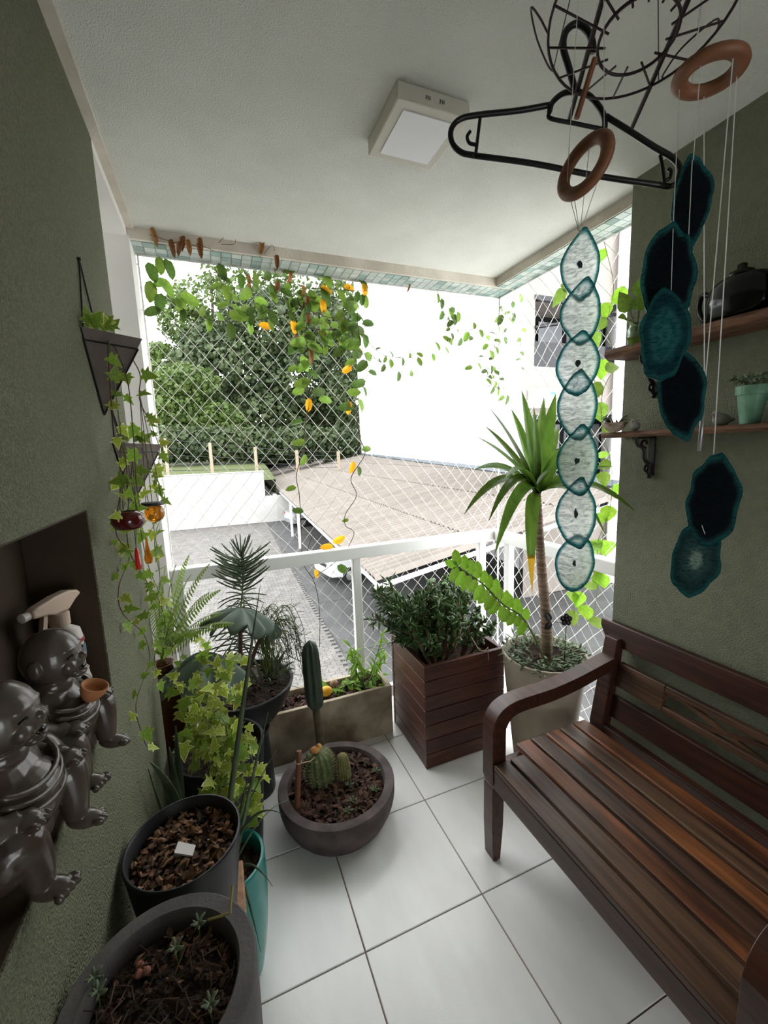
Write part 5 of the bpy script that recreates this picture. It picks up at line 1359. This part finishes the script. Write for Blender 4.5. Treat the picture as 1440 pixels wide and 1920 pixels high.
def hanger():
    def hp(x_, y_):                                       # the hanger's own upright plane
        return onP(x_, y_, HPo, HPn)
    HPo = V((.60, .64, 2.15)); HPn = V((.40, .92, 0)).normalized()
    t = thing('clothes_hanger', hp(1085, 48), 'black plastic clothes hanger hooked onto the wire basket', 'hanger')
    def tb(name, pts, r_, k=5, close=False):
        pts = [hp(*p) for p in pts]; obj(name, MB().tube(spline(pts, k) if not close else pts, r_, 8, close=close), m_hanger, t, smooth=True)
    tb('hook', [(1079, 172), (1066, 125), (1056, 88), (1062, 58), (1082, 45), (1102, 58), (1111, 80), (1112, 98)], .0055)
    tb('shoulder_bar', [(1032, 197), (970, 208), (895, 216), (862, 224), (846, 243), (848, 268), (865, 286), (890, 292)], .0048)
    tb('shoulder_bar', [(1135, 218), (1180, 246), (1225, 275), (1262, 297), (1275, 318), (1268, 342), (1255, 350)], .0048)
    tb('lower_bar', [(890, 292), (1000, 307), (1120, 330), (1255, 350)], .0048)
    tb('neck_arch', [(1030, 210), (1036, 192), (1055, 176), (1078, 172), (1102, 178), (1122, 198), (1133, 220), (1134, 240)], .0046)
    tb('neck_bar', [(1030, 210), (1032, 222), (1080, 232), (1130, 242), (1134, 238)], .0034)
    tb('end_strut', [(900, 222), (896, 255), (892, 290)], .003); tb('end_strut', [(1238, 290), (1243, 320), (1246, 346)], .003)
    tb('strap_hook', [(893, 272), (880, 268), (876, 256), (882, 246)], .003); tb('strap_hook', [(1246, 338), (1255, 335), (1258, 322), (1252, 316)], .003)
hanger()
def basket():
    HPo = onP(1195, 70, V((0, .72, 0)), V((.36, .93, 0)))
    c = HPo; nz = V((.18, .10, 1)).normalized()
    # lie of the bottom ring read off its outline: a circle seen from below
    t = thing('wire_basket', c, 'dark purple wire hanging basket seen from below under the ceiling', 'wire basket')
    ex = V((.93, -.37, 0)); ex = (ex - nz * ex.dot(nz)).normalized(); ey = nz.cross(ex)
    def pt(r_, A, h=0): return c + (ex * cos(A) + ey * sin(A)) * r_ + nz * h
    r1, r2 = .050, .120
    obj('bottom_ring', MB().tube([pt(r1, i * 2 * pi / 40) for i in range(40)], .0022, 6, close=True), m_mauve, t, smooth=True)
    obj('rim_ring', MB().tube([pt(r2, i * 2 * pi / 48, .035) for i in range(48)], .002, 6, close=True), m_mauve, t, smooth=True)
    for k in range(14):
        A = k * 2 * pi / 14
        obj('spoke', MB().tube([pt(r1 - .010, A, .001), pt(r2, A, .035)], .0016, 5), m_mauve, t)
    for A in (.5, 2.6, 3.7, 5.8):
        q = [pt(r2, A - .25, .035), pt(r2 + .015, A - .28, .06), pt(r2 + .03, A - .15, .10), pt(r2 + .03, A + .15, .10), pt(r2 + .015, A + .28, .06), pt(r2, A + .25, .035)]
        obj('petal_loop', MB().tube(spline(q, 5), .0015, 5), m_mauve, t)
    for s in (-.055, .06):
        a, b = c + ey * -.17 + ex * (s - .03), c + ey * .17 + ex * (s + .03)
        obj('cross_bar', MB().tube([a + nz * .04, b + nz * .04], .0038, 8), m_mauve, t)
    for A in (.8, 2.4, 4.0, 5.5): obj('hanging_wire', MB().tube([pt(r2, A, .035), V((c.x, c.y, ZC))], .0009, 4), m_mauve, t)
    obj('ceiling_hook', MB().tube([V((c.x, c.y, ZC)), V((c.x, c.y, ZC - .03))], .004, 6), m_mauve, t)
    a, b = onP(1081, 222, V((0, .66, 0)), V((.36, .93, 0))), pt(.05, 2.6, .02)
    obj('wood_dowel', MB().tube([a, a.lerp(pt(r2, 4.2, .035), .3)], .0035, 8), m_stick, t)
basket()

# ---------------------------------------------------------------- niche: two laughing figurines and a spray bottle
def figurine(label, base, s, yaw, gourd):
    t = thing('monk_figurine', base, label, 'figurine', 'laughing monk figurines in the wall niche')
    T = Matrix.Translation(base) @ Matrix.Rotation(yaw, 4, 'Z') @ Matrix.Scale(s, 4)
    mb = MB()
    def e(c, r, n=22, m=14, rot=None):
        mb.ball((0, 0, 0), r, n, m, T @ Matrix.Translation(c) @ (rot or Matrix.Identity(4)))
    def limb(pts, rs, n):
        c = spline(pts, 6); r2 = [q.x for q in spline([V((q, 0, 0)) for q in rs], 6)]
        mb.tube(c, r2, 18)
    RY = lambda a: Matrix.Rotation(R(a), 4, 'Y')
    # local: x forward, y left, z up; height about 1
    e((-.05, 0, .20), (.22, .27, .20)); e((-.05, 0, .40), (.19, .24, .20)); e((.03, 0, .33), (.19, .21, .18)); e((0, 0, .57), (.11, .11, .08))
    h = lambda x_, y_, z_: (.02 + (x_ - .02) * .86, y_ * .86, .75 + (z_ - .74) * .86)
    def eh(c, r, n=22, m=14): e(h(*c), tuple(q * .86 for q in r), n, m)
    eh((.02, 0, .74), (.185, .180, .20), 32, 22); eh((.10, 0, .69), (.12, .14, .11)); eh((.15, .083, .68), (.055, .052, .055)); eh((.15, -.083, .68), (.055, .052, .055))
    eh((.206, 0, .725), (.033, .030, .027)); eh((.172, 0, .60), (.055, .068, .036)); eh((.155, 0, .80), (.042, .115, .026))
    eh((.0, .182, .72), (.042, .028, .065)); eh((.0, -.182, .72), (.042, .028, .065))
    for sd in (-1, 1):
        limb([T @ V(p) for p in ((-.04, sd * .19, .50), (.02, sd * .27, .41), (.09, sd * .24, .37), (.15, sd * .20, .37))], [s * q for q in (.085, .075, .062, .048)], 10)
        e((.165, sd * .20, .365), (.065, .055, .040))
        for f in range(4): e((.222 - .006 * abs(f - 1.5), sd * (.155 + f * .030), .350), (.034, .014, .020), 8, 5)
        limb([T @ V(p) for p in ((-.03, sd * .16, .14), (.07, sd * .23, .22), (.14, sd * .22, .27), (.17, sd * .20, .15), (.175, sd * .19, .03))], [s * q for q in (.14, .125, .10, .075, .056)], 10)
        e((.21, sd * .19, -.005), (.09, .054, .045), rot=RY(10))
        for f in range(5): e((.295 - .011 * abs(f - 1), sd * (.150 + f * .024), -.012 - .003 * f), (.034 - .003 * f, .0150, .024), 8, 5)
    o = obj('body', mb, m_statue, t, smooth=True)
    r_ = o.modifiers.new('fuse', 'REMESH'); r_.mode = 'VOXEL'; r_.voxel_size = .0017; r_.use_smooth_shade = True
    sm = o.modifiers.new('soften', 'SMOOTH'); sm.factor = .5; sm.iterations = 3
    m_d = m_gloss
    obj('mouth', MB().ball(h(.200, 0, .642), (.024, .040, .021), 10, 6, T), m_d, t, smooth=True)
    obj('lower_lip', MB().tube([T @ V(h(.220 - .18 * (q / 6) ** 2 * .4, q / 6 * .050, .620 + .03 * (q / 6) ** 2)) for q in range(-6, 7)], s * .012, 6), m_statue, t, smooth=True)
    for sd in (-1, 1): obj('eye', MB().tube([T @ V(h(.188 - .02 * abs(q) / 4, sd * .075 + q / 4 * .036, .757 - .012 * (q / 4) ** 2)) for q in range(-4, 5)], s * .008, 5), m_d, t)
    for k in range(3): obj('robe_fold', MB().tube([T @ V((.07 + .12 * cos(a_) + .010 * k, .20 * sin(a_), .50 - .05 * k - .07 * cos(a_))) for a_ in [q * .25 - 1.5 for q in range(13)]], s * .014, 6), m_statue, t, smooth=True)
    if gourd:
        g = T @ V((.42, -.02, .46))
        obj('begging_bowl', MB().lathe([(.02, -.10), (.07, -.09), (.11, -.02), (.13, .06), (.115, .065), (.09, .0), (.02, -.05)], n=20, T=T @ Matrix.Translation((.22, -.01, .49)) @ Matrix.Scale(.62, 4) @ Matrix.Rotation(R(25), 4, 'Y')), m_terra, t, smooth=True)
    return t
figurine('grey resin laughing monk holding an orange bowl beside the spray bottle', V((-.305, .865, 1.057)), .285, R(-8), True)
figurine('grey resin laughing monk with hands on knees and bare feet out', V((-.305, .668, 1.057)), .29, R(-6), False)
def spray():
    c = V((-.325, 1.005, 1.054))
    t = thing('spray_bottle', c, 'cream and white trigger spray bottle standing in the wall niche', 'spray bottle')
    obj('bottle', MB().lathe([(.036, 0), (.04, .006), (.040, .10), (.033, .135), (.034, .16), (.036, .19), (.032, .212), (.016, .222), (.015, .226)], c, 28, squash=.8), m_sprayw, t, smooth=True)
    for k in range(9): obj('grip_rib', MB().tube([c + V((.0372 * cos(a_ * .35), .030 * sin(a_ * .35), .05 + k * .009)) for a_ in range(18)], .0012, 5, close=True), m_sprayw, t)
    T = Matrix.Translation(c + V((.0, 0, .0)))
    lab = [(.0385, -.9, .150, .205, m_sprayw), (.0388, -.62, .152, .2, m_navy)]
    mb = MB()
    def band(a0, a1, z0, z1, r_, m, name):
        b = MB(); K = 8
        for i in range(K + 1):
            A = a0 + (a1 - a0) * i / K
            for z in (z0, z1): b.v.append((c.x + r_ * cos(A), c.y + r_ * .8 * sin(A), c.z + z))
        for i in range(K): b.f.append((2 * i, 2 * i + 2, 2 * i + 3, 2 * i + 1))
        obj(name, b, m, t)
    band(-1.6, -.55, .145, .192, .0372, m_navy, 'label_panel'); band(-.5, .9, .185, .192, .0372, m_redlab, 'label_stripe'); band(-.4, .8, .155, .178, .0372, m_bluelab, 'label_text')
    obj('collar', MB().lathe([(.017, .224), (.018, .226), (.018, .25), (.015, .252)], c, 20), m_spray, t)
    hd = [(-.062, .262), (-.062, .276), (-.05, .282), (-.01, .29), (.02, .292), (.042, .286), (.05, .277), (.035, .268), (.016, .252), (-.016, .252), (-.03, .258)]
    q = Matrix.Translation(c) @ Matrix.Rotation(R(62), 4, 'Z')
    obj('trigger_head', MB().prism(hd, -.011, .011, 'y', q), m_spray, t, bevel=.004)
    obj('trigger', MB().prism([(-.036, .258), (-.027, .258), (-.033, .232), (-.038, .222), (-.044, .224)], -.005, .005, 'y', q), m_spray, t)
    obj('nozzle', MB().lathe([(.008, 0), (.009, .014), (.006, .016)], n=12, T=q @ Matrix.Translation((-.062, 0, .269)) @ Matrix.Rotation(R(-90), 4, 'Y')), m_sprayw, t)
spray()
